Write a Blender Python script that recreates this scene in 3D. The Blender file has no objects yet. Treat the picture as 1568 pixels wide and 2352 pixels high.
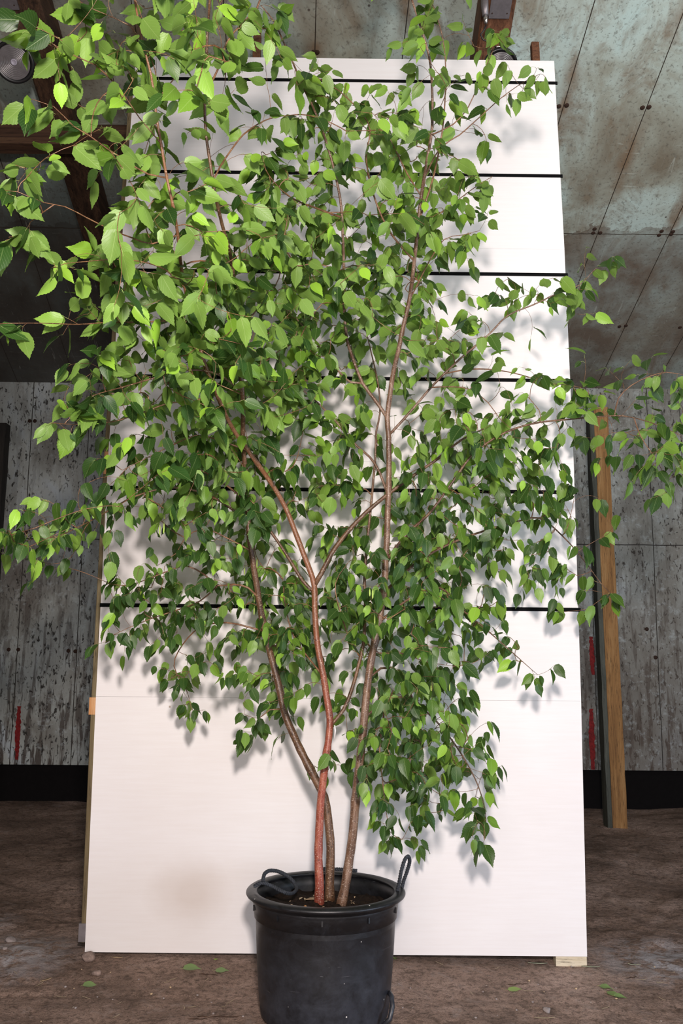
import bpy, bmesh, math, random
import numpy as np
from mathutils import Vector, Matrix, noise
SC = bpy.context.scene
COL = SC.collection
PI = math.pi
rnd = random.Random(7)

# ------------------------------------------------------------------ camera
CAM = np.array([-0.0078, -4.5049, 1.4932])
FPX, PIT, YAW, ROL = 2000.0, 0.15, 0.0028, 0.0099
fw = np.array([math.sin(YAW)*math.cos(PIT), math.cos(YAW)*math.cos(PIT), math.sin(PIT)])
rr = np.array([math.cos(YAW), -math.sin(YAW), 0.0])
uu = np.cross(rr, fw)
rt = math.cos(ROL)*rr + math.sin(ROL)*uu
up = -math.sin(ROL)*rr + math.cos(ROL)*uu
cd = bpy.data.cameras.new('camera')
cam = bpy.data.objects.new('camera', cd)
COL.objects.link(cam)
M = Matrix.Identity(4)
for i in range(3):
    M[i][0], M[i][1], M[i][2], M[i][3] = rt[i], up[i], -fw[i], CAM[i]
cam.matrix_world = M
cd.sensor_fit = 'VERTICAL'
cd.sensor_height = 24
cd.sensor_width = 16
cd.lens = 24*FPX/2352
cd.clip_start = 0.05
SC.camera = cam

# ------------------------------------------------------------------ light and exposure
vs = SC.view_settings
vs.view_transform = 'Standard'
vs.look = 'None'
vs.gamma = 1.0
vs.use_curve_mapping = False
vs.exposure = 0.0
w = bpy.data.worlds.new('world')
SC.world = w
w.use_nodes = True
bg = w.node_tree.nodes['Background']
bg.inputs[0].default_value = (0.95, 0.96, 1.0, 1)
bg.inputs[1].default_value = 0.035


def area(name, loc, target, sx, sy, power, col, shape='RECTANGLE', spread=PI):
    l = bpy.data.lights.new(name, 'AREA')
    l.shape = shape
    l.size = sx
    l.size_y = sy
    l.energy = power
    l.color = col
    l.spread = spread
    o = bpy.data.objects.new(name, l)
    COL.objects.link(o)
    o.location = loc
    d = Vector(target)-Vector(loc)
    o.rotation_euler = d.to_track_quat('-Z', 'Y').to_euler()
    return o


# work light above the photographer, and daylight from the open doors behind and to the right
area('work_light', (0.12, -4.75, 2.25), (0.05, 0, 2.2), 0.24, 0.24, 198, (1.0, 0.89, 0.84), 'DISK')
area('side_door_daylight', (5.0, -3.2, 0.85), (0, 0, 0.3), 2.0, 1.5, 140, (0.66, 0.80, 1.0))
area('front_door_daylight', (-0.6, -7.5, 1.5), (0, 0, 0.8), 4.2, 2.6, 178, (1.0, 0.93, 0.92))
area('ceiling_fill', (3.6, -3.6, 4.4), (2.6, 1.0, 5.3), 1.6, 1.6, 52, (0.98, 1.0, 0.98), spread=math.radians(95))  # added unseen fill that brightens the ceiling at upper right, no roof opening


# ------------------------------------------------------------------ helpers
def U(px, py, Y):
    """point of the place seen at photo position px,py whose world depth is Y"""
    d = fw*FPX + rt*(px-784) + up*(1176-py)
    t = (Y-CAM[1])/d[1]
    return Vector(CAM + d*t)


def tag(o, label=None, cat=None, group=None, kind=None):
    if label: o['label'] = label
    if cat: o['category'] = cat
    if group: o['group'] = group
    if kind: o['kind'] = kind
    return o


def empty(name, loc=(0, 0, 0), rz=0):
    o = bpy.data.objects.new(name, None)
    COL.objects.link(o)
    o.location = loc
    o.rotation_euler = (0, 0, rz)
    o.empty_display_size = 0.1
    return o


def link(name, me, mats, parent=None, smooth=False):
    if not isinstance(mats, (list, tuple)): mats = [mats]
    for m in mats: me.materials.append(m)
    if smooth:
        me.polygons.foreach_set('use_smooth', [True]*len(me.polygons))
    o = bpy.data.objects.new(name, me)
    COL.objects.link(o)
    if parent: o.parent = parent
    return o


class MB:
    """collects shapes for one mesh"""
    def __init__(s):
        s.v = []; s.f = []; s.m = []

    def add(s, vs_, fs, mi=0):
        b = len(s.v)
        s.v.extend([tuple(v) for v in vs_])
        s.f.extend([tuple(i+b for i in f) for f in fs])
        s.m.extend([mi]*len(fs))
        return s

    def box(s, c, d, rot=None, mi=0, jit=0):
        vv = []
        for z in (-1, 1):
            for y in (-1, 1):
                for x in (-1, 1):
                    p = Vector((x*d[0]/2, y*d[1]/2, z*d[2]/2))
                    if rot: p = rot @ p
                    vv.append(p+Vector(c))
        s.add(vv, [(0, 2, 3, 1), (4, 5, 7, 6), (0, 1, 5, 4), (2, 6, 7, 3), (0, 4, 6, 2), (1, 3, 7, 5)], mi)
        return s

    def beam(s, a, b, wx, wn, side=Vector((1, 0, 0)), mi=0, n=1):
        """long timber from a to b; wx across 'side', wn across the other direction"""
        a = Vector(a); b = Vector(b); d = (b-a).normalized()
        sx = (side-d*side.dot(d)).normalized(); sn = d.cross(sx)
        vv = []; ff = []
        ch = min(wx, wn)*0.06
        prof = [(-wx/2+ch, -wn/2), (wx/2-ch, -wn/2), (wx/2, -wn/2+ch), (wx/2, wn/2-ch), (wx/2-ch, wn/2), (-wx/2+ch, wn/2), (-wx/2, wn/2-ch), (-wx/2, -wn/2+ch)]
        for i in range(n+1):
            c = a.lerp(b, i/n)
            for (p, q) in prof:
                j = 0.0 if n == 1 else 0.0025
                vv.append(c+sx*(p+rnd.uniform(-j, j))+sn*(q+rnd.uniform(-j, j)))
        for i in range(n):
            for k in range(8):
                ff.append((i*8+k, i*8+(k+1) % 8, (i+1)*8+(k+1) % 8, (i+1)*8+k))
        ff.append(tuple(range(7, -1, -1))); ff.append(tuple(n*8+k for k in range(8)))
        s.add(vv, ff, mi)
        return s

    def tube(s, pts, rad, n=8, mi=0, cap=True):
        pts = [Vector(p) for p in pts]
        if not isinstance(rad, (list, tuple)): rad = [rad]*len(pts)
        b = len(s.v)
        prev = None
        for i, p in enumerate(pts):
            d = (pts[min(i+1, len(pts)-1)]-pts[max(i-1, 0)])
            if d.length < 1e-9: d = Vector((0, 0, 1))
            d.normalize()
            if prev is None:
                a = d.orthogonal().normalized()
            else:
                a = prev-d*prev.dot(d)
                a = a.normalized() if a.length > 1e-6 else d.orthogonal().normalized()
            prev = a
            c = d.cross(a)
            for k in range(n):
                t = 2*PI*k/n
                s.v.append(tuple(p+(a*math.cos(t)+c*math.sin(t))*rad[i]))
        L = len(pts)
        for i in range(L-1):
            for k in range(n):
                s.f.append((b+i*n+k, b+i*n+(k+1) % n, b+(i+1)*n+(k+1) % n, b+(i+1)*n+k)); s.m.append(mi)
        if cap:
            s.f.append(tuple(b+k for k in range(n-1, -1, -1))); s.m.append(mi)
            s.f.append(tuple(b+(L-1)*n+k for k in range(n))); s.m.append(mi)
        return s

    def lathe(s, prof, n=64, mi=0, c=(0, 0, 0), rot=None):
        b = len(s.v)
        for (r, z) in prof:
            for k in range(n):
                t = 2*PI*k/n
                p = Vector((r*math.cos(t), r*math.sin(t), z))
                if rot: p = rot @ p
                s.v.append(tuple(p+Vector(c)))
        for i in range(len(prof)-1):
            for k in range(n):
                s.f.append((b+i*n+k, b+i*n+(k+1) % n, b+(i+1)*n+(k+1) % n, b+(i+1)*n+k)); s.m.append(mi)
        return s

    def build(s, name, mats, parent=None, smooth=False):
        me = bpy.data.meshes.new(name)
        me.from_pydata(s.v, [], s.f)
        me.polygons.foreach_set('material_index', s.m)
        me.update()
        return link(name, me, mats, parent, smooth)


# ------------------------------------------------------------------ materials
class NT:
    def __init__(s, name):
        s.mat = bpy.data.materials.new(name)
        s.mat.use_nodes = True
        s.t = s.mat.node_tree
        s.p = s.t.nodes['Principled BSDF']
        s.out = s.t.nodes['Material Output']

    def n(s, typ, **kw):
        nd = s.t.nodes.new(typ)
        for k, v in kw.items():
            setattr(nd, k, v)
        return nd

    def l(s, a, b):
        s.t.links.new(a, b)

    def val(s, sock, v):
        if hasattr(v, 'is_output'): s.l(v, sock)
        else: sock.default_value = v

    def coord(s, scale=(1, 1, 1), kind='Object', rot=(0, 0, 0), loc=(0, 0, 0)):
        tc = s.n('ShaderNodeTexCoord'); mp = s.n('ShaderNodeMapping')
        mp.inputs['Scale'].default_value = scale
        mp.inputs['Rotation'].default_value = rot
        mp.inputs['Location'].default_value = loc
        s.l(tc.outputs[kind], mp.inputs['Vector'])
        return mp.outputs[0]

    def noise(s, vec, scale, detail=6, rough=0.6, dist=0.0):
        nd = s.n('ShaderNodeTexNoise')
        nd.inputs['Scale'].default_value = scale
        nd.inputs['Detail'].default_value = detail
        nd.inputs['Roughness'].default_value = rough
        nd.inputs['Distortion'].default_value = dist
        if vec is not None: s.l(vec, nd.inputs['Vector'])
        return nd.outputs['Fac']

    def vor(s, vec, scale, feature='F1'):
        nd = s.n('ShaderNodeTexVoronoi', feature=feature)
        nd.inputs['Scale'].default_value = scale
        s.l(vec, nd.inputs['Vector'])
        return nd.outputs['Distance']

    def ramp(s, fac, stops, interp='LINEAR'):
        nd = s.n('ShaderNodeValToRGB')
        cr = nd.color_ramp
        cr.interpolation = interp
        while len(cr.elements) > 1: cr.elements.remove(cr.elements[-1])
        for i, (p, c) in enumerate(stops):
            if not isinstance(c, (tuple, list)): c = (c, c, c)
            e = cr.elements[0] if i == 0 else cr.elements.new(p)
            e.position = p
            e.color = (c[0], c[1], c[2], 1)
        s.l(fac, nd.inputs[0])
        return nd.outputs[0]

    def mix(s, fac, a, b, blend='MIX'):
        nd = s.n('ShaderNodeMix', data_type='RGBA', blend_type=blend)
        s.val(nd.inputs[0], fac)
        for i, v in ((6, a), (7, b)):
            if isinstance(v, (tuple, list)): v = tuple(v)[:3]+(1,)
            s.val(nd.inputs[i], v)
        return nd.outputs[2]

    def math(s, op, a, b=0.0, c=0.0):
        nd = s.n('ShaderNodeMath', operation=op)
        s.val(nd.inputs[0], a); s.val(nd.inputs[1], b); s.val(nd.inputs[2], c)
        return nd.outputs[0]

    def bump(s, h, strength=0.3, dist=0.01):
        nd = s.n('ShaderNodeBump')
        nd.inputs['Strength'].default_value = strength
        nd.inputs['Distance'].default_value = dist
        s.l(h, nd.inputs['Height'])
        s.l(nd.outputs[0], s.p.inputs['Normal'])

    def base(s, c, rough=0.6, spec=0.5, metal=0.0):
        if isinstance(c, (tuple, list)): c = tuple(c)[:3]+(1,)
        s.val(s.p.inputs['Base Color'], c)
        s.val(s.p.inputs['Roughness'], rough)
        s.p.inputs['Specular IOR Level'].default_value = spec
        s.p.inputs['Metallic'].default_value = metal
        return s.mat


def xyz(N, vec):
    nd = N.n('ShaderNodeSeparateXYZ')
    N.l(vec, nd.inputs[0])
    return nd.outputs


def line_at(N, v, pos, wdt):
    """1 within wdt of pos"""
    return N.math('LESS_THAN', N.math('ABSOLUTE', N.math('SUBTRACT', v, pos)), wdt)


def dist_period(N, v, off, per):
    f = N.math('FRACT', N.math('DIVIDE', N.math('SUBTRACT', v, off-per*20-per/2), per))
    return N.math('MULTIPLY', N.math('ABSOLUTE', N.math('SUBTRACT', f, 0.5)), per)


def mat_ceiling():
    N = NT('painted_ceiling_panel')
    o = N.coord()
    X, Y, Z = xyz(N, o)
    u = N.math('ADD', X, N.math('MULTIPLY', Y, 0.045))
    u = N.math('SUBTRACT', u, 0.045*4.1)
    big = N.noise(o, 0.9, 8, 0.62, 0.5)
    col = N.ramp(big, [(0.30, (0.17, 0.145, 0.105)), (0.42, (0.28, 0.29, 0.24)), (0.52, (0.40, 0.47, 0.43)), (0.66, (0.42, 0.54, 0.52)), (0.8, (0.34, 0.48, 0.56))])
    med = N.noise(N.coord((1.3, 0.5, 1)), 3.2, 10, 0.7, 0.8)
    st = N.ramp(med, [(0.50, 0.0), (0.66, 0.75)])
    col = N.mix(st, col, (0.17, 0.125, 0.08))
    # rusty bleed along the joints
    ds = dist_period(N, u, 0.24, 0.59)
    mask = N.math('MULTIPLY', N.ramp(ds, [(0.0, 1.0), (0.09, 0.0)]), N.ramp(N.noise(o, 2.3, 5), [(0.40, 0.0), (0.62, 0.9)]))
    col = N.mix(mask, col, (0.16, 0.095, 0.05))
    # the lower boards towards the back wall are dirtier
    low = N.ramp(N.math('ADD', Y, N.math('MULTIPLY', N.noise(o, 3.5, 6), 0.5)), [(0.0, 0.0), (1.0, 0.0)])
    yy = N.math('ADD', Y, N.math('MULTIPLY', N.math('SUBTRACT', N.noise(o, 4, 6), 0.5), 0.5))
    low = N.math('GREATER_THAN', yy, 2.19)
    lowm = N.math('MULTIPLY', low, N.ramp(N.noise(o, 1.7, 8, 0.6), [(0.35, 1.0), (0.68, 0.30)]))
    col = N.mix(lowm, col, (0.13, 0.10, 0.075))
    left_dark = N.math('MULTIPLY', N.ramp(N.math('ADD', X, N.math('MULTIPLY', N.noise(o, 1.5, 5), 0.8)), [(0.0, 1.0), (1.0, 0.0)]), low)
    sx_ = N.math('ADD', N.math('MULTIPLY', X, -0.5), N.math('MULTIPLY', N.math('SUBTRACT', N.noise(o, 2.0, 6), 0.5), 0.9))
    col = N.mix(N.math('MULTIPLY', N.ramp(sx_, [(0.2, 0.0), (0.7, 0.8)]), N.ramp(N.math('DIVIDE', Y, 4.0), [(0.25, 0.10), (0.55, 1.0)])), col, (0.028, 0.027, 0.026))  # near-black tone, stronger towards the left and the back wall
    # pale scratches
    for i, (sc, rot) in enumerate((((0.9, 14, 1), 0.5), ((14, 0.9, 1), 0.35), ((12, 1.1, 1), 1.1))):
        s_ = N.ramp(N.noise(N.coord(sc, rot=(0, 0, rot)), 2.2, 3, 0.75, 1.2), [(0.66, 0.0), (0.72, 0.35)])
        col = N.mix(s_, col, (0.48, 0.52, 0.47))
    fine = N.noise(o, 42, 7, 0.66, 0.4)
    col = N.mix(N.ramp(fine, [(0.36, 0.55), (0.46, 0.0)]), col, (0.08, 0.07, 0.055))
    spots = N.ramp(N.vor(o, 4.6), [(0.03, 0.9), (0.05, 0.0)])
    col = N.mix(spots, col, (0.06, 0.045, 0.035))
    seam = N.math('LESS_THAN', ds, 0.0032)
    col = N.mix(seam, col, (0.025, 0.018, 0.012))
    j = line_at(N, N.math('ADD', Y, N.math('MULTIPLY', N.noise(o, 9), 0.02)), 2.24, 0.004)
    col = N.mix(j, col, (0.05, 0.04, 0.03))
    N.bump(N.math('ADD', fine, N.math('MULTIPLY', seam, -3.0)), 0.25, 0.004)
    return N.base(col, 0.55, 0.35)


def mat_wall():
    N = NT('stained_wall_panel')
    o = N.coord()
    X, Y, Z = xyz(N, o)
    big = N.noise(N.coord((1.1, 1, 0.6)), 1.6, 8, 0.65, 0.4)
    col = N.ramp(big, [(0.30, (0.12, 0.105, 0.09)), (0.45, (0.25, 0.25, 0.225)), (0.58, (0.36, 0.38, 0.36)), (0.72, (0.40, 0.45, 0.49))])
    # vertical dirt streaks low on the wall
    stv = N.noise(N.coord((7.0, 1, 0.8)), 2.4, 10, 0.62, 0.3)
    lowz = N.ramp(N.math('DIVIDE', Z, 4.2), [(0.10, 1.0), (0.62, 0.25)])
    col = N.mix(N.math('MULTIPLY', N.ramp(stv, [(0.50, 0.0), (0.57, 0.92)]), lowz), col, (0.055, 0.04, 0.032))
    sp = N.noise(N.coord((1.5, 1, 0.7)), 22, 6, 0.62, 0.6)
    spm = N.math('MULTIPLY', N.ramp(sp, [(0.56, 0.0), (0.61, 0.95)]), N.ramp(N.noise(o, 1.9, 4), [(0.38, 0.35), (0.52, 1.0)]))
    col = N.mix(spm, col, (0.022, 0.018, 0.015))
    brn = N.ramp(N.math('ADD', N.math('MULTIPLY', X, 0.16), N.noise(N.coord((1, 1, 0.4)), 1.7, 6)), [(0.62, 0.0), (1.0, 0.7)])
    col = N.mix(N.math('MULTIPLY', brn, lowz), col, (0.10, 0.075, 0.058))
    pale = N.noise(o, 14, 8, 0.75)
    col = N.mix(N.ramp(pale, [(0.54, 0.0), (0.66, 0.5)]), col, (0.44, 0.48, 0.48))
    for sx in (-3.13, 3.12, 2.50, -2.55, 3.45, 2.1, -3.62, 1.5, -1.5, 0.2):
        col = N.mix(line_at(N, N.math('ADD', X, N.math('MULTIPLY', N.noise(o, 3), 0.02)), sx+0.01, 0.004), col, (0.03, 0.025, 0.02))
    col = N.mix(line_at(N, N.math('ADD', Z, N.math('MULTIPLY', N.noise(o, 5), 0.012)), 2.50, 0.005), col, (0.025, 0.02, 0.018))
    N.bump(sp, 0.3, 0.005)
    return N.base(col, 0.7, 0.25)


def mat_floor():
    N = NT('trodden_earth')
    o = N.coord()
    big = N.noise(o, 1.3, 8, 0.6, 0.3)
    col = N.ramp(big, [(0.34, (0.22, 0.15, 0.115)), (0.5, (0.42, 0.29, 0.228)), (0.66, (0.60, 0.43, 0.355))])
    f = N.noise(o, 38, 8, 0.75)
    col = N.mix(N.ramp(f, [(0.36, 0.75), (0.52, 0.0)]), col, (0.07, 0.048, 0.035))
    f2 = N.noise(o, 90, 4, 0.7)
    col = N.mix(N.ramp(f2, [(0.60, 0.0), (0.72, 0.5)]), col, (0.34, 0.27, 0.23))
    f3 = N.noise(o, 170, 3, 0.6)
    col = N.mix(N.ramp(f3, [(0.36, 0.55), (0.46, 0.0)]), col, (0.05, 0.034, 0.026))
    f4 = N.noise(o, 9, 9, 0.68, 0.6)
    col = N.mix(N.ramp(f4, [(0.36, 0.75), (0.46, 0.0)]), col, (0.13, 0.088, 0.066))
    col = N.mix(N.ramp(f4, [(0.56, 0.0), (0.66, 0.55)]), col, (0.42, 0.33, 0.29))
    X, Y, Z = xyz(N, o)
    # spilled lime dust beside the backdrop, left and right
    for (cx, cy, r) in ((-1.62, 0.02, 0.42), (1.62, 0.10, 0.40), (-2.0, 0.55, 0.3), (2.1, -0.05, 0.3)):
        dx = N.math('SUBTRACT', X, cx); dy = N.math('SUBTRACT', Y, cy)
        d = N.math('SQRT', N.math('ADD', N.math('MULTIPLY', dx, dx), N.math('MULTIPLY', dy, dy)))
        m = N.math('MULTIPLY', N.ramp(N.math('DIVIDE', d, r), [(0.2, 1.0), (1.0, 0.0)]), N.ramp(N.noise(o, 12, 8, 0.7, 0.5), [(0.42, 0.0), (0.56, 0.95)]))
        col = N.mix(m, col, (0.62, 0.58, 0.60))
    spk = N.ramp(N.vor(o, 7.5), [(0.022, 1.0), (0.034, 0.0)])
    col = N.mix(spk, col, (0.68, 0.64, 0.60))
    hgt = N.math('ADD', N.noise(o, 16, 8, 0.7), N.math('ADD', N.math('MULTIPLY', f2, 0.4), N.math('MULTIPLY', f4, 0.8)))
    N.bump(hgt, 1.0, 0.035)
    return N.base(col, 0.85, 0.2)


def mat_board():
    N = NT('whitewashed_plywood')
    o = N.coord()
    X, Y, Z = xyz(N, o)
    n1 = N.noise(o, 1.1, 5, 0.5)
    col = N.ramp(n1, [(0.3, (0.76, 0.725, 0.72)), (0.7, (0.82, 0.80, 0.80))])
    gr = N.noise(N.coord((1.2, 1, 22)), 3.0, 6, 0.7)
    col = N.mix(N.ramp(gr, [(0.40, 0.10), (0.6, 0.0)]), col, (0.62, 0.54, 0.48))
    # a faint dirt smear low on the left
    dx = N.math('DIVIDE', N.math('SUBTRACT', X, -0.72), 0.30); dz = N.math('DIVIDE', N.math('SUBTRACT', Z, 0.27), 0.26)
    d = N.math('SQRT', N.math('ADD', N.math('MULTIPLY', dx, dx), N.math('MULTIPLY', dz, dz)))
    m = N.math('MULTIPLY', N.ramp(N.math('ADD', d, N.math('MULTIPLY', N.noise(o, 3.5, 4), 0.5)), [(0.45, 0.42), (1.15, 0.0)]), 1.0)
    col = N.mix(m, col, (0.52, 0.43, 0.37))
    sp = N.ramp(N.vor(o, 3.1), [(0.012, 0.8), (0.018, 0.0)])
    col = N.mix(sp, col, (0.35, 0.25, 0.18))
    return N.base(col, 0.6, 0.3)


def mat_wood(name, c1, c2, c3, axis='Z', scale=1.0, rough=0.7, spec=0.25):
    N = NT(name)
    st = {'X': (0.6, 9, 9), 'Y': (9, 0.6, 9), 'Z': (9, 9, 0.6)}[axis]
    g = N.noise(N.coord(st), 2.2*scale, 8, 0.7, 0.9)
    col = N.ramp(g, [(0.32, c1), (0.5, c2), (0.68, c3)])
    k = N.noise(N.coord(tuple(a*1.8 for a in st)), 7*scale, 5, 0.8)
    col = N.mix(N.ramp(k, [(0.36, 0.75), (0.46, 0.0)]), col, tuple(x*0.25 for x in c1))
    N.bump(g, 0.5, 0.006)
    return N.base(col, rough, spec)


def mat_bark(name, c1, c2, c3, lent, up_=None):
    N = NT(name)
    o = N.coord()
    g = N.noise(N.coord((1, 1, 0.35)), 22, 7, 0.7, 0.5)
    col = N.ramp(g, [(0.34, c1), (0.5, c2), (0.66, c3)])
    if up_:
        Zc = xyz(N, o)[2]
        col = N.mix(N.ramp(N.math('DIVIDE', Zc, 4.0), [(0.18, 0.0), (0.34, 0.75), (0.6, 1.0)]), col, up_)
    lv = N.noise(N.coord((1, 1, 1.6)), 150, 3, 0.6)
    col = N.mix(N.ramp(lv, [(0.60, 0.0), (0.66, 0.85)]), col, lent)
    dk = N.noise(N.coord((1, 1, 0.8)), 60, 4, 0.7)
    col = N.mix(N.ramp(dk, [(0.32, 0.7), (0.42, 0.0)]), col, tuple(x*0.3 for x in c1))
    N.bump(lv, 0.5, 0.002)
    return N.base(col, 0.42, 0.5)


def mat_leaf(name, upper, lower, young):
    N = NT(name)
    uv = N.n('ShaderNodeUVMap'); uv.uv_map = 'leaf'
    u, v, _ = xyz(N, uv.outputs[0])
    at = N.n('ShaderNodeAttribute'); at.attribute_name = 'age'
    age = at.outputs['Fac']
    au = N.math('ABSOLUTE', u)
    mid = N.ramp(au, [(0.0, 1.0), (0.055, 0.0)])
    w_ = N.math('FRACT', N.math('MULTIPLY', N.math('SUBTRACT', v, N.math('MULTIPLY', au, 0.42)), 7.0))
    side = N.ramp(N.math('ABSOLUTE', N.math('SUBTRACT', w_, 0.5)), [(0.0, 0.45), (0.08, 0.0)])
    geo = N.n('ShaderNodeNewGeometry')
    bf = geo.outputs['Backfacing']
    c = N.mix(bf, upper, lower)
    c2 = N.mix(bf, tuple(x*1.0 for x in young), tuple(min(1, x*1.12) for x in young))
    c = N.mix(N.ramp(age, [(0.02, 1.0), (0.16, 0.42), (0.40, 0.07), (1.0, 0.0)]), c, c2)
    hs = N.n('ShaderNodeHueSaturation')
    N.l(c, hs.inputs['Color'])
    N.l(N.math('ADD', 0.84, N.math('MULTIPLY', N.math('FRACT', N.math('MULTIPLY', age, 37.7)), 0.34)), hs.inputs['Value'])
    c = hs.outputs[0]
    vein = N.math('MAXIMUM', mid, side)
    c = N.mix(N.math('MULTIPLY', vein, 0.26), c, (0.42, 0.56, 0.20))
    N.base(c, 0.42, 0.35)
    tr = N.n('ShaderNodeBsdfTranslucent')
    N.l(N.mix(0.35, c, (0.42, 0.60, 0.06)), tr.inputs[0])
    ms = N.n('ShaderNodeMixShader')
    ms.inputs[0].default_value = 0.24
    N.l(N.p.outputs[0], ms.inputs[1]); N.l(tr.outputs[0], ms.inputs[2])
    N.l(ms.outputs[0], N.out.inputs[0])
    N.bump(N.math('ADD', vein, 0.0), 0.25, 0.002)
    return N.mat


def plain(name, c, rough=0.6, spec=0.5, metal=0.0, nz=0.15, sc=30):
    N = NT(name)
    g = N.noise(N.coord(), sc, 5, 0.65)
    col = N.ramp(g, [(0.3, tuple(x*(1-nz) for x in c)), (0.7, tuple(min(1, x*(1+nz)) for x in c))])
    N.bump(g, 0.15, 0.002)
    return N.base(col, rough, spec, metal)


def mat_pot():
    N = NT('black_moulded_plastic')
    o = N.coord()
    X, Y, Z = xyz(N, o)
    scuff = N.noise(N.coord((1, 1, 1.6)), 7, 10, 0.75, 1.0)
    col = N.ramp(scuff, [(0.45, (0.005, 0.005, 0.006)), (0.62, (0.010, 0.011, 0.014)), (0.75, (0.028, 0.029, 0.033))])
    dust_sheen = N.math('MULTIPLY', N.ramp(Z, [(0.05, 1.0), (0.42, 0.0)]), N.ramp(N.noise(o, 16, 10, 0.7), [(0.36, 0.12), (0.66, 0.55)]))
    col = N.mix(dust_sheen, col, (0.055, 0.062, 0.082))  # dust on the lower part; its bluish tone also paints in a sheen
    scr = N.ramp(N.noise(N.coord((3, 3, 40)), 2.0, 3, 0.8, 0.6), [(0.69, 0.0), (0.72, 0.5)])
    col = N.mix(scr, col, (0.12, 0.12, 0.13))
    spk = N.ramp(N.vor(o, 13), [(0.03, 1.0), (0.045, 0.0)])
    col = N.mix(spk, col, (0.6, 0.58, 0.55))
    N.bump(scuff, 0.12, 0.004)
    r = N.ramp(scuff, [(0.35, 0.36), (0.7, 0.52)])
    return N.base(col, r, 0.55)


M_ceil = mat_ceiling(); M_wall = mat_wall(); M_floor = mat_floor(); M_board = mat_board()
M_timber_dark = mat_wood('old_dark_timber', (0.018, 0.010, 0.007), (0.055, 0.030, 0.018), (0.11, 0.06, 0.034), 'Y')
M_timber_darkx = mat_wood('old_dark_crossbeam_timber', (0.022, 0.011, 0.007), (0.06, 0.030, 0.018), (0.10, 0.055, 0.03), 'X')
M_timber_red = mat_wood('rusty_brown_timber', (0.05, 0.02, 0.01), (0.13, 0.055, 0.028), (0.22, 0.10, 0.05), 'Y')
M_post = mat_wood('orange_brown_post_timber', (0.13, 0.060, 0.020), (0.27, 0.135, 0.045), (0.36, 0.21, 0.085), 'Z')
M_postdark = mat_wood('black_post_timber', (0.010, 0.009, 0.008), (0.02, 0.017, 0.014), (0.035, 0.03, 0.025), 'Z')
M_batten = mat_wood('olive_brown_batten', (0.09, 0.065, 0.035), (0.15, 0.115, 0.06), (0.21, 0.17, 0.09), 'Z')
M_shadeplank = mat_wood('shaded_grey_green_plank', (0.035, 0.036, 0.028), (0.065, 0.068, 0.055), (0.10, 0.105, 0.085), 'Z')  # left side of the post, shade included in the colour
M_pale = mat_wood('pale_offcut_wood', (0.42, 0.34, 0.22), (0.55, 0.47, 0.33), (0.68, 0.60, 0.46), 'X')
M_orange = mat_wood('orange_splice_wood', (0.42, 0.18, 0.06), (0.55, 0.28, 0.12), (0.62, 0.38, 0.2), 'Z')
M_black = plain('matt_black_tape', (0.003, 0.003, 0.0035), 0.8, 0.1)
M_seam = plain('raw_board_edge', (0.45, 0.36, 0.30), 0.8, 0.2)
M_rust = plain('rusty_screw', (0.030, 0.014, 0.008), 0.8, 0.3)
M_pot = mat_pot()
M_rope = plain('dark_grey_cord', (0.030, 0.034, 0.042), 0.75, 0.3, 0, 0.5, 160)
M_soil = plain('dark_potting_soil', (0.016, 0.010, 0.007), 0.95, 0.15, 0, 0.7, 90)
M_kerb = plain('wet_black_footing', (0.006, 0.005, 0.005), 0.9, 0.1)
M_red = plain('dark_red_spray_paint', (0.17, 0.010, 0.010), 0.7, 0.2, 0, 0.5, 40)
M_metal = plain('dull_grey_metal', (0.22, 0.20, 0.21), 0.45, 0.5, 0.6)
M_lampblack = plain('black_lamp_housing', (0.008, 0.008, 0.009), 0.35, 0.5)
M_lens = plain('ribbed_clear_lens', (0.15, 0.14, 0.145), 0.25, 0.6, 0.2)
M_led = plain('pale_led_centre', (0.32, 0.30, 0.36), 0.4, 0.5)
M_hook = plain('zinc_hook', (0.55, 0.52, 0.50), 0.25, 0.5, 0.9)
M_stone = plain('dusty_stone', (0.30, 0.26, 0.25), 0.9, 0.2, 0, 0.35, 25)
M_clod = plain('brown_earth_clod', (0.24, 0.18, 0.155), 0.95, 0.15, 0, 0.5, 45)
M_chip = plain('pale_wood_chip', (0.52, 0.38, 0.24), 0.8, 0.2, 0, 0.3, 40)
M_straw = plain('dry_straw', (0.50, 0.40, 0.27), 0.7, 0.3, 0, 0.3, 40)
M_white = plain('white_tie', (0.85, 0.83, 0.86), 0.5, 0.4)
M_catkin = plain('pale_green_catkin', (0.36, 0.50, 0.12), 0.7, 0.2, 0, 0.3, 300)
B_red = mat_bark('red_birch_bark', (0.13, 0.026, 0.015), (0.26, 0.058, 0.035), (0.40, 0.14, 0.085), (0.60, 0.42, 0.32), (0.20, 0.095, 0.045))
B_brown = mat_bark('brown_birch_bark', (0.050, 0.024, 0.012), (0.11, 0.055, 0.028), (0.20, 0.11, 0.06), (0.46, 0.34, 0.24))
B_grey = mat_bark('greyish_birch_bark', (0.075, 0.036, 0.020), (0.155, 0.085, 0.052), (0.29, 0.19, 0.135), (0.56, 0.46, 0.38))
B_twig = mat_bark('young_twig_bark', (0.08, 0.034, 0.016), (0.18, 0.085, 0.042), (0.28, 0.15, 0.075), (0.45, 0.30, 0.18))
L_mat = mat_leaf('birch_leaf', (0.014, 0.050, 0.011), (0.150, 0.262, 0.052), (0.27, 0.50, 0.045))
L_pet = plain('pale_green_petiole', (0.34, 0.42, 0.14), 0.5, 0.3, 0, 0.2, 100)
L_fall = mat_leaf('fallen_birch_leaf', (0.16, 0.24, 0.09), (0.26, 0.33, 0.18), (0.30, 0.42, 0.08))


# ------------------------------------------------------------------ structure
GZ = -0.045


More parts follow.
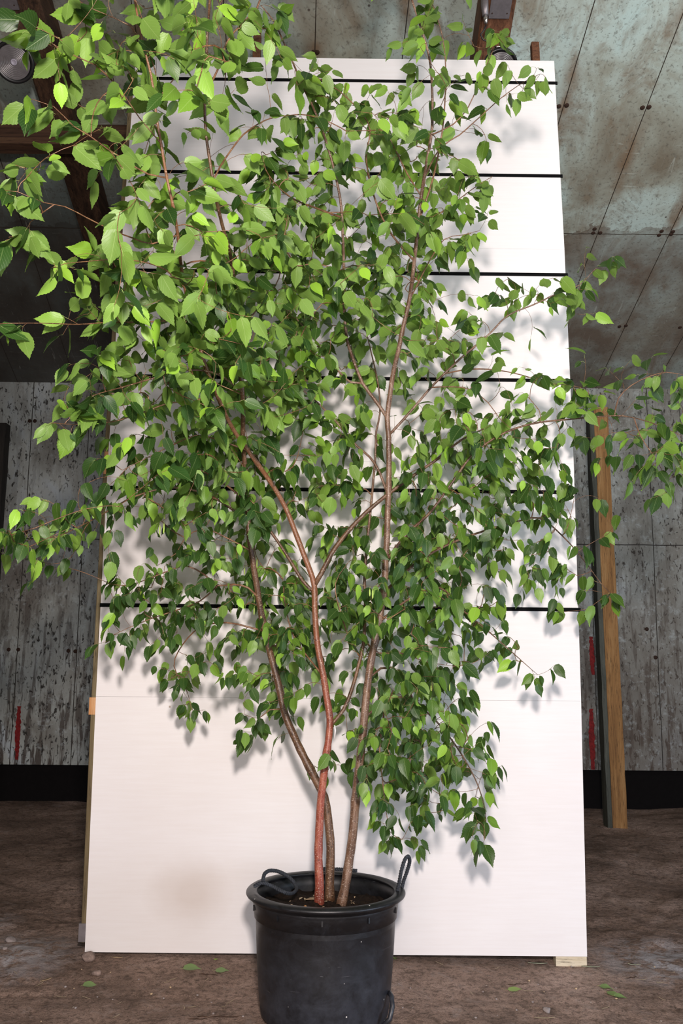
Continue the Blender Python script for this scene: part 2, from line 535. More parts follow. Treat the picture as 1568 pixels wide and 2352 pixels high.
def gh(x, y):
    """earth floor height"""
    p = Vector((x*1.1, y*1.1, 0))
    h = 0.030*(noise.fractal(p, 1.0, 2.0, 4)) + 0.010*noise.fractal(p*6, 0.9, 2.1, 4)
    # two ruts worn across in front of the backdrop
    for (yy, a) in ((-0.42, 0.016), (-0.30, 0.010)):
        yr = yy+0.05*noise.noise(Vector((x*1.3, 3.3, 0)))
        h -= a*math.exp(-((y-yr)/0.025)**2)*(1.0 if x < 0.2 else 0.4)
    f = min(1.0, max(0.0, (abs(x)-1.15)/0.5)+max(0, -0.15-y)*2.0+max(0.0, (y-0.3))*1.5)
    d = math.hypot(x+0.07, y+0.58)
    g = min(1.0, max(0.12, (d-0.28)/0.35))
    bank = 0.026*math.exp(-((y-0.02)/0.25)**2)*min(1, max(0, (0.85-x)/0.9))*min(1, max(0, (x+2.6)/1.0))
    return GZ + bank + h*min(1, 0.25+f*0.75)*g


def build_floor():
    xs = np.concatenate([np.linspace(-6, -2.4, 30)[:-1], np.linspace(-2.4, 2.4, 330), np.linspace(2.4, 6, 30)[1:]])
    ys = np.concatenate([np.linspace(-6.5, -1.1, 26)[:-1], np.linspace(-1.1, 0.9, 200), np.linspace(0.9, 4.5, 90)[1:]])
    v = [(x, y, gh(x, y)) for y in ys for x in xs]
    nx = len(xs)
    f = [(j*nx+i, j*nx+i+1, (j+1)*nx+i+1, (j+1)*nx+i) for j in range(len(ys)-1) for i in range(nx-1)]
    me = bpy.data.meshes.new('floor'); me.from_pydata(v, [], f)
    o = link('floor', me, M_floor, None, True)
    tag(o, 'brown trodden earth floor of the shed', 'floor', kind='structure')
    return o


build_floor()
WY = 4.10
wl = MB().box((0, WY+0.05, 2.28), (12.4, 0.10, 3.92)).build('wall_back', M_wall)
tag(wl, 'stained grey back wall panels of the shed', 'wall', kind='structure')
kb = MB().box((0, WY+0.22, 0.15), (12.4, 0.20, 0.60)).build('trim_1', M_kerb)
tag(kb, 'black recessed footing under the back wall', 'footing', kind='structure')


def cz(y): return 5.74-0.4*y


# ceiling slab following the roof pitch
cv = []
for y in (WY+0.12, -6.4):
    for z in (0, 0.12):
        for x in (-6.2, 6.2):
            cv.append((x, y, cz(y)+z))
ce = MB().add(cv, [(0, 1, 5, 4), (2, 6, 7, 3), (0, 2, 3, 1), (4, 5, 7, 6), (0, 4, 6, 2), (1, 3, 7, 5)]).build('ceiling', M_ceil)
tag(ce, 'sloping blue green painted ceiling boards', 'ceiling', kind='structure')
for sx, nm in ((-6.15, 'wall_left'), (6.15, 'wall_right')):
    wv = []
    for dx in (-0.05, 0.05):
        for (y, z) in ((WY+0.1, -0.3), (WY+0.1, cz(WY)), (-6.4, cz(-6.4)), (-6.4, -0.3)):
            wv.append((sx+dx, y, z))
    ws = MB().add(wv, [(0, 1, 2, 3), (7, 6, 5, 4), (0, 4, 5, 1), (1, 5, 6, 2), (2, 6, 7, 3), (3, 7, 4, 0)]).build(nm, M_wall)
    tag(ws, 'side wall of the shed', 'wall', kind='structure')

# screw heads on the ceiling and the wall, small parts of them
nslope = Vector((0, -0.4, -1)).normalized()


def ceil_hit(px, py):
    d = fw*FPX + rt*(px-784) + up*(1176-py)
    # z = 5.74-0.4y
    t = (5.74-0.4*CAM[1]-CAM[2])/(d[2]+0.4*d[1])
    return Vector(CAM+d*t)


def screw(p, n, r, parent):
    m = MB()
    q = n.to_track_quat('Z', 'Y').to_matrix()
    m.lathe([(0.0005, 0.006), (r*0.6, 0.006), (r, 0.003), (r*1.05, -0.002)], 12, 0, p, q)
    return m.build('screw_head', M_rust, parent, True)


for (px, py) in ((1283, 244), (1301, 242), (1475, 247), (1490, 246), (1362, 535), (1378, 535), (1365, 526), (1513, 540), (1519, 531), (1541, 538), (1545, 532), (1422, 750), (1437, 748), (1561, 752), (720, 120), (728, 120)):
    screw(ceil_hit(px, py), nslope, 0.017, ce)
for (px, py) in ((68, 967), (80, 967), (42, 1218), (43, 1230), (60, 1222), (20, 1492), (42, 1492), (157, 1495), (173, 1496), (1505, 1510), (1372, 1508), (1551, 912), (1485, 1445)):
    screw(U(px, py, WY), Vector((0, -1, 0)), 0.019, wl)


def paint(px0, py0, px1, py1, wd, seed, name='paint_mark'):
    """ragged painted stripe on the back wall"""
    r_ = random.Random(seed)
    a = U(px0, py0, WY-0.002); b = U(px1, py1, WY-0.002)
    n = 26; L = []; R = []
    for i in range(n+1):
        p = a.lerp(b, i/n)
        ww = wd*(0.55+0.45*math.sin(PI*min(1, max(0.08, i/n*1.02))))
        L.append(p+Vector((-ww/2+r_.uniform(-.006, .006), 0, 0))); R.append(p+Vector((ww/2+r_.uniform(-.006, .006), 0, 0)))
    m = MB(); m.add(L+R, [(i, n+1+i, n+2+i, i+1) for i in range(n)])
    return m.build(name, M_red, wl)


paint(44, 1622, 38, 1745, 0.050, 1)
paint(1357, 1628, 1361, 1768, 0.055, 2)
paint(1357, 1462, 1361, 1550, 0.050, 3)

# ------------------------------------------------------------------ roof timbers
RS = math.atan(0.4)


def rafter(x, lab, mat, y0=-6.2, y1=WY-0.02):
    m = MB()
    m.beam((x, y0, cz(y0)-0.125), (x, y1, cz(y1)-0.125), 0.20, 0.25, n=26)
    o = m.build('rafter', mat)
    tag(o, lab, 'rafter')
    return o


rf1 = rafter(-1.97, 'dark weathered rafter at the left, behind the round lamp', M_timber_dark)
rf2 = rafter(0.94, 'rusty brown rafter above the right end of the backdrop top', M_timber_red)
p0 = U(0, 318, 1.12); p1 = U(305, 320, 1.12)
tb = MB().beam((-4.85, 1.12, p0.z), (0.84, 1.12, p0.z), 0.14, 0.15, side=Vector((0, 1, 0)), n=20).build('tie_beam', M_timber_darkx)
tag(tb, 'dark horizontal tie beam crossing under the left rafter', 'beam')


def fix_plate(px0, py0, px1, py1, name, lab, mat):
    # screwed flat to the underside of a rafter
    d = fw*FPX + rt*((px0+px1)/2-784) + up*(1176-(py0+py1)/2)
    t = (5.462-0.4*CAM[1]-CAM[2])/(d[2]+0.4*d[1])
    a = Vector(CAM+d*t)
    s = t
    m = MB()
    W_ = (px1-px0)*s; H_ = (py1-py0)*s/0.87
    rot = Matrix.Rotation(PI/2-RS, 3, 'X')
    m.box((0, 0, 0), (W_, 0.012, H_), rot)
    o = m.build(name, mat)
    o.location = a
    for sx in (-1, 1):
        for sz in (-1, 1):
            c = rot @ Vector((sx*W_*0.36, -0.006, sz*H_*0.36))
            MB().lathe([(0.0004, 0.003), (0.004, 0.002), (0.005, -0.001)], 10, 0, c, (rot @ Vector((0, -1, 0))).to_track_quat('Z', 'Y').to_matrix()).build('bolt', M_rust, o, True)
    tag(o, lab, 'bracket')
    return o


fix_plate(1128, -40, 1176, 36, 'steel_plate', 'grey steel plate with screws on the rafter, top right of the backdrop', M_metal)
fix_plate(-30, -50, 33, 16, 'steel_plate', 'grey steel plate in the top left corner', M_metal)


def round_lamp(px, py, Y, R, tilt, lab):
    """UFO shaped high bay lamp: housing ring, ribbed lens, LED centre, hook"""
    c = U(px, py, Y)
    root = empty('high_bay_lamp', c)
    q = Vector(tilt).normalized().to_track_quat('Z', 'Y').to_matrix()
    # housing
    prof = [(0.002, -0.085), (R*0.42, -0.085), (R*0.46, -0.06), (R*0.80, -0.042), (R*0.97, -0.02), (R, 0.0), (R*0.99, 0.012), (R*0.90, 0.016), (R*0.80, 0.008)]
    MB().lathe(prof, 56, 0, (0, 0, 0), q).build('housing', M_lampblack, root, True)
    m = MB()
    for k in range(24):
        t = 2*PI*k/24
        d = Vector((math.cos(t), math.sin(t), 0)); s_ = Vector((-math.sin(t), math.cos(t), 0))
        a = d*R*0.44+Vector((0, 0, -0.083)); b = d*R*0.97+Vector((0, 0, -0.024))
        vv = [a+s_*.002, a-s_*.002, b-s_*.002, b+s_*.002, a+s_*.002+Vector((0, 0, .03)), a-s_*.002+Vector((0, 0, .03)), b-s_*.002+Vector((0, 0, .01)), b+s_*.002+Vector((0, 0, .01))]
        m.add([q @ v for v in vv], [(0, 1, 2, 3), (4, 7, 6, 5), (0, 4, 5, 1), (2, 6, 7, 3), (0, 3, 7, 4), (1, 5, 6, 2)])
    m.build('cooling_fins', M_lampblack, root)
    pr = []
    nr = 8
    for i in range(nr*4+1):
        r = R*0.80*(1-i/(nr*4)*0.80)
        pr.append((r, 0.010+0.0045*(0.5+0.5*math.cos(i*PI/2))))
    ln = MB().lathe(pr, 56, 0, (0, 0, 0), q).build('ribbed_lens', M_lens, root, True)
    MB().lathe([(R*0.165, 0.010), (R*0.15, 0.016), (R*0.10, 0.017), (R*0.09, 0.013), (0.001, 0.014)], 32, 0, (0, 0, 0), q).build('led_centre', M_led, root, True)
    m = MB()
    top = q @ Vector((0, 0, -0.085))
    pts = [top, top+Vector((0, 0, 0.035)), top+Vector((-.012, 0, .055)), top+Vector((-.02, 0, .080)), top+Vector((-.008, 0, .102)), top+Vector((.012, 0, .104)), top+Vector((.030, 0, .090)), top+Vector((.042, 0, .078))]
    m.tube(pts, 0.0045, 8).build('hook', M_hook, root, True)
    tag(root, lab, 'lamp', 'round high bay lamps on the rafters')
    return root, c


lamp1, c1 = round_lamp(33, 142, 0.20, 0.118, (0.05, -0.75, -0.70), 'round black high bay lamp with ribbed lens, in the upper left corner')
lamp2, c2 = round_lamp(1148, 152, 0.28, 0.105, (-0.02, -0.62, -0.78), 'round black high bay lamp half hidden behind the backdrop top')
# driver box and cable above the right lamp
dp = U(1113, 20, 0.20)
dr = empty('lamp_driver', dp)
MB().tube([(0, 0, 0.105), (0, 0, 0.02), (0.003, 0, -0.045)], [0.022, 0.022, 0.019], 14).build('driver_body', M_metal, dr, True)
MB().tube([(0.003, 0, -0.04), (0.006, 0, -0.095)], [0.013, 0.009], 12).build('cable_gland', M_hook, dr, True)
tag(dr, 'grey cylindrical lamp connector on the rusty rafter', 'connector')
cb = MB().tube([U(1116, 57, 0.20), U(1112, 68, 0.21), U(1103, 80, 0.22), U(1110, 92, 0.23), U(1126, 97, 0.24), U(1134, 104, 0.25), U(1139, 110, 0.26)], 0.0045, 8).build('lamp_cable', M_lampblack, None, True)
tag(cb, 'thin black cable running down to the lamp behind the backdrop', 'cable')

# ------------------------------------------------------------------ posts by the back wall
pb = U(1428, 1905, 3.2)
pa = U(1378, 931, 3.2)
po = empty('timber_post', (pb.x, 3.28, GZ))
bz = gh(pb.x, 3.2)-0.02-GZ
MB().beam((0.004, 0, bz), (pa.x+0.02-pb.x, 0, pa.z-GZ), 0.128, 0.05, n=24).build('front_plank', M_post, po)
MB().beam((-0.078, 0.045, bz), (pa.x-0.062-pb.x, 0.045, pa.z-GZ-0.03), 0.045, 0.13, n=24).build('shaded_side_plank', M_shadeplank, po)  # shadowed left face as its own plank, shade put into the grey-green colour
tag(po, 'orange brown timber post standing on the earth right of the backdrop', 'post')
pl0 = U(3, 1258, 3.5); pl1 = U(15, 972, 3.5)
m = MB(); m.beam((pl1.x-0.06, 3.55, -0.1), (pl1.x-0.06, 3.55, pl1.z), 0.12, 0.12, n=14)
o = m.build('timber_post', M_postdark)
tag(o, 'black timber post at the far left edge in front of the wall', 'post')

# ------------------------------------------------------------------ backdrop
TILT = (-0.0269, 0.0011, 0.0453, 0.0828)
SH = 1.2192
BW = 1.22


def bp(x, s, off=0.0):
    """point on the backdrop face: x across, s along its height, off in front (+) or behind (-)"""
    y = z = 0.0; tl = TILT[0]
    for i in range(4):
        l = min(max(s-i*SH, 0), SH) if i < 3 else max(s-i*SH, 0)
        y += l*math.sin(TILT[i]); z += l*math.cos(TILT[i])
        if s > i*SH: tl = TILT[i]
    return Vector((x, y-off*math.cos(tl), z+off*math.sin(tl)))


bd = empty('backdrop_board', (0, 0, 0))
tag(bd, 'tall white plywood backdrop ruled with black height lines', 'backdrop')
for i in range(4):
    g = 0.0004
    s0 = i*SH+(g if i else 0); s1 = (i+1)*SH-g
    vv = []
    for off in (0, -0.012):
        vv += [bp(-BW, s0+1e-5, off), bp(BW, s0+1e-5, off), bp(BW, s1, off), bp(-BW, s1, off)]
    m = MB().add(vv, [(0, 1, 2, 3), (7, 6, 5, 4), (0, 4, 5, 1), (1, 5, 6, 2), (2, 6, 7, 3), (3, 7, 4, 0)])
    m.build('plywood_sheet', M_board, bd)
ZL = [1.6764+0.6096*k for k in range(6)]
for s in ZL:
    vv = []
    hw = 0.0098
    for off in (0.0025, -0.002):
        for (x, sg) in ((-BW-.004, -1), (BW+.012, -1), (BW+.012, 1), (-BW-.004, 1)):
            vv.append(bp(x, s+sg*hw+(0.0 if x < 0 else -0.0), off))
    MB().add(vv, [(0, 1, 2, 3), (7, 6, 5, 4), (0, 4, 5, 1), (1, 5, 6, 2), (2, 6, 7, 3), (3, 7, 4, 0)]).build('height_line', M_black, bd)
# battens behind, one a little proud on the left edge
for (x, wd, s1) in ((-BW-0.002, 0.05, 4.80), (-0.52, 0.045, 5.06), (0.0, 0.05, 4.7), (1.12, 0.045, 5.02), (BW-0.03, 0.05, 4.70)):
    m = MB()
    ss = [0.04]+[SH*k for k in (1, 2, 3)]+[s1]
    for a, b in zip(ss[:-1], ss[1:]):
        m.beam(bp(x, a, -0.036), bp(x, b, -0.036), wd, 0.045)
    m.build('batten', M_timber_red if x in (-0.52, 1.12) else M_batten, bd)
for s in (0.30, SH, 2*SH, 3*SH, 4.70):
    MB().beam(bp(-BW+0.05, s, -0.082), bp(BW-0.05, s, -0.082), 0.045, 0.045, side=Vector((0, 0, 1))).build('cross_rail', M_batten, bd)
for sx in (-1.0, 1.0):
    MB().beam(bp(sx, 3.9, -0.10), (sx, 1.75, GZ-0.02), 0.045, 0.07).build('rear_prop', M_batten, bd)
# splice blocks at the left edge and the feet
MB().box(bp(-BW-0.018, 1.17, -0.03), (0.035, 0.04, 0.085)).build('splice_block', M_orange, bd)
MB().box(bp(-BW-0.008, 2.42, -0.03), (0.03, 0.04, 0.12)).build('splice_block', M_orange, bd)
MB().box(bp(-BW-0.010, 0.085, -0.03), (0.055, 0.04, 0.085)).build('foot_block', M_metal, bd)
MB().box((BW-0.075, 0.035, -0.03), (0.150, 0.055, 0.062)).build('foot_block', M_pale, bd)

# ------------------------------------------------------------------ pot
pc = U(748, 2053, -0.58)
PX, PY = pc.x, -0.58
PZ = GZ-0.012
HP = pc.z-PZ
RT = 0.340
pot = empty('plant_pot', (PX, PY, PZ+0.012))
pot.rotation_euler = (math.radians(-1.5), 0, 0)
tag(pot, 'large black plastic nursery pot with rope handles holding the birch', 'plant pot')
rimz = HP
m = MB()
prof = [(0.001, 0.0), (0.255, 0.0), (0.268, 0.006), (0.274, 0.018)]
prof += [(0.278, 0.05), (0.283, 0.075), (0.292, 0.18), (0.300, 0.29), (0.305, rimz-0.10), (0.306, rimz-0.098), (0.312, rimz-0.096), (0.318, rimz-0.045), (0.321, rimz-0.035)]
n = 96
prof = [(r_*0.975, z_) for r_, z_ in prof]
m.lathe(prof, n)
# inner wall
m.lathe([(0.313, rimz-0.035), (0.318, rimz-0.006), (0.306, rimz-0.004), (0.302, rimz-0.05), (0.296, rimz-0.125), (0.285, rimz-0.22)], n)
# moulded flutes round the foot
for i, (r, z) in enumerate(prof):
    if 0.006 <= z <= 0.06 and r > 0.2:
        for k in range(n):
            q = i*n+k
            x, y, zz = m.v[q]
            f = 1-0.022*(k % 2)
            m.v[q] = (x*f, y*f, zz)
m.build('pot_body', M_pot, pot, True)
m = MB()
rp = []
for k in range(13):
    t = PI*(-0.35+1.25*k/12)
    rp.append((RT-0.024+0.025*math.cos(t), rimz-0.004+0.014*math.sin(t)))
rp = [(0.311, rimz-0.030), (0.318, rimz-0.026)]+rp+[(0.302, rimz-0.010)]
m.lathe(rp, 96).build('rim', M_pot, pot, True)
# moulded band and lugs beneath the rim
m = MB()
for k in range(10):
    t = 2*PI*(k+0.45)/10
    rot = Matrix.Rotation(t, 3, 'Z')
    MB().box(rot @ Vector((0.311, 0, rimz-0.052)), (0.008, 0.006, 0.022), rot).build('moulded_lug', M_pot, pot)

# foot handle moulding at the right
rot = Matrix.Rotation(-0.42, 3, 'Z')
m = MB()
m.tube([rot @ Vector(p) for p in ((0.283, 0.02, 0.12), (0.300, 0.0, 0.115), (0.312, -0.02, 0.085), (0.308, -0.04, 0.045), (0.285, -0.05, 0.02))], 0.010, 8)
m.build('drain_lug', M_pot, pot, True)


SOILZ = U(748, 2083, -0.58).z-PZ


def soil_z(x, y):
    r = math.hypot(x, y)
    return SOILZ-0.02+0.030*math.exp(-(r/0.14)**2)+0.012*noise.fractal(Vector((x*9, y*9, 1)), 0.8, 2, 4)+0.010*noise.fractal(Vector((x*40, y*40, 5)), 0.7, 2, 3)+0.02*max(0, -x)


sv = []; sf = []
nr, na = 40, 90
sv.append((0, 0, soil_z(0, 0)))
for i in range(1, nr+1):
    for k in range(na):
        r = 0.299*i/nr; t = 2*PI*k/na
        sv.append((r*math.cos(t), r*math.sin(t), soil_z(r*math.cos(t), r*math.sin(t))))
for k in range(na): sf.append((0, 1+k, 1+(k+1) % na))
for i in range(nr-1):
    for k in range(na):
        a = 1+i*na; b = a+na
        sf.append((a+k, b+k, b+(k+1) % na, a+(k+1) % na))
soil = MB().add(sv, sf).build('soil', M_soil, pot, True)
soil['kind'] = 'stuff'


def rope_mesh(pts, r=0.0075, turns=60):
    """three strand twisted cord along a smooth path"""
    P = [Vector(p) for p in pts]
    out = []
    for i in range(len(P)-1):
        a = P[max(i-1, 0)]; b = P[i]; c = P[i+1]; d = P[min(i+2, len(P)-1)]
        for k in range(10):
            t = k/10
            out.append(0.5*((2*b)+(c-a)*t+(2*a-5*b+4*c-d)*t*t+(-a+3*b-3*c+d)*t**3))
    out.append(P[-1])
    m = MB()
    L = 0
    acc = [0]
    for i in range(1, len(out)):
        L += (out[i]-out[i-1]).length; acc.append(L)
    for s_ in range(3):
        pp = []
        prev = None
        for i, p in enumerate(out):
            dd = (out[min(i+1, len(out)-1)]-out[max(i-1, 0)]).normalized()
            a = dd.orthogonal().normalized() if prev is None else (prev-dd*prev.dot(dd)).normalized()
            prev = a
            c = dd.cross(a)
            t = acc[i]/0.035*2*PI+s_*2*PI/3
            pp.append(p+(a*math.cos(t)+c*math.sin(t))*r*0.55)
        m.tube(pp, r*0.62, 6)
    return m


def L_(px, py, Y):
    p = U(px, py, Y); return (p.x-PX, p.y-PY, p.z-PZ)


h1 = [L_(583, 2046, -0.66), L_(600, 2038, -0.67), L_(625, 2046, -0.66), L_(652, 2060, -0.68), L_(668, 2062, -0.64), L_(680, 2052, -0.55), L_(676, 2036, -0.50), L_(660, 2020, -0.50), L_(640, 2010, -0.52), L_(620, 2008, -0.56), L_(607, 2016, -0.62), L_(603, 2032, -0.68)]
rope_mesh(h1).build('rope_handle', M_rope, pot, True)
h2 = [L_(908, 2070, -0.60), L_(916, 2040, -0.63), L_(922, 2010, -0.65), L_(930, 1985, -0.65), L_(938, 1977, -0.63), L_(941, 1988, -0.60), L_(935, 2010, -0.57), L_(926, 2035, -0.55), L_(921, 2060, -0.54)]
rope_mesh(h2).build('rope_handle', M_rope, pot, True)
h3 = [Vector((0.340*math.cos(t), 0.340*math.sin(t), rimz+0.012)) for t in np.linspace(1.15, 1.62, 6)]
rope_mesh(h3).build('rope_handle', M_rope, pot, True)
h4 = [Vector((0.300*math.cos(t), 0.300*math.sin(t), rimz-0.012)) for t in np.linspace(-2.2, -1.2, 8)]
rope_mesh(h4, 0.006).build('rope_handle', M_rope, pot, True)

# ------------------------------------------------------------------ the birch
XS = [0, 400, 800, 1200, 1568]
YS = [0, 400, 800, 1200, 1600, 2060]
DF = np.array([[-2.15, -2.00, -1.35, -1.15, -1.0],
               [-2.05, -1.80, -0.95, -0.95, -0.85],
               [-1.75, -1.25, -0.62, -0.62, -0.60],
               [-1.30, -0.70, -0.55, -0.50, -0.50],
               [-0.70, -0.42, -0.58, -0.38, -0.40],
               [-0.58, -0.58, -0.58, -0.55, -0.50]])


def df(px, py):
    px = min(max(px, 0), 1567.9); py = min(max(py, 0), 2059.9)
    i = max(k for k in range(4) if XS[k] <= px); j = max(k for k in range(5) if YS[k] <= py)
    a = (px-XS[i])/(XS[i+1]-XS[i]); b = (py-YS[j])/(YS[j+1]-YS[j])
    a = a*a*(3-2*a); b = b*b*(3-2*b)
    return float((DF[j, i]*(1-a)+DF[j, i+1]*a)*(1-b)+(DF[j+1, i]*(1-a)+DF[j+1, i+1]*a)*b)


tree = empty('birch_tree', (PX, PY, PZ+HP-0.14))
tag(tree, 'multi-stemmed young birch with reddish stems and bright green leaves in the black pot', 'tree')
TO = Vector(tree.location)

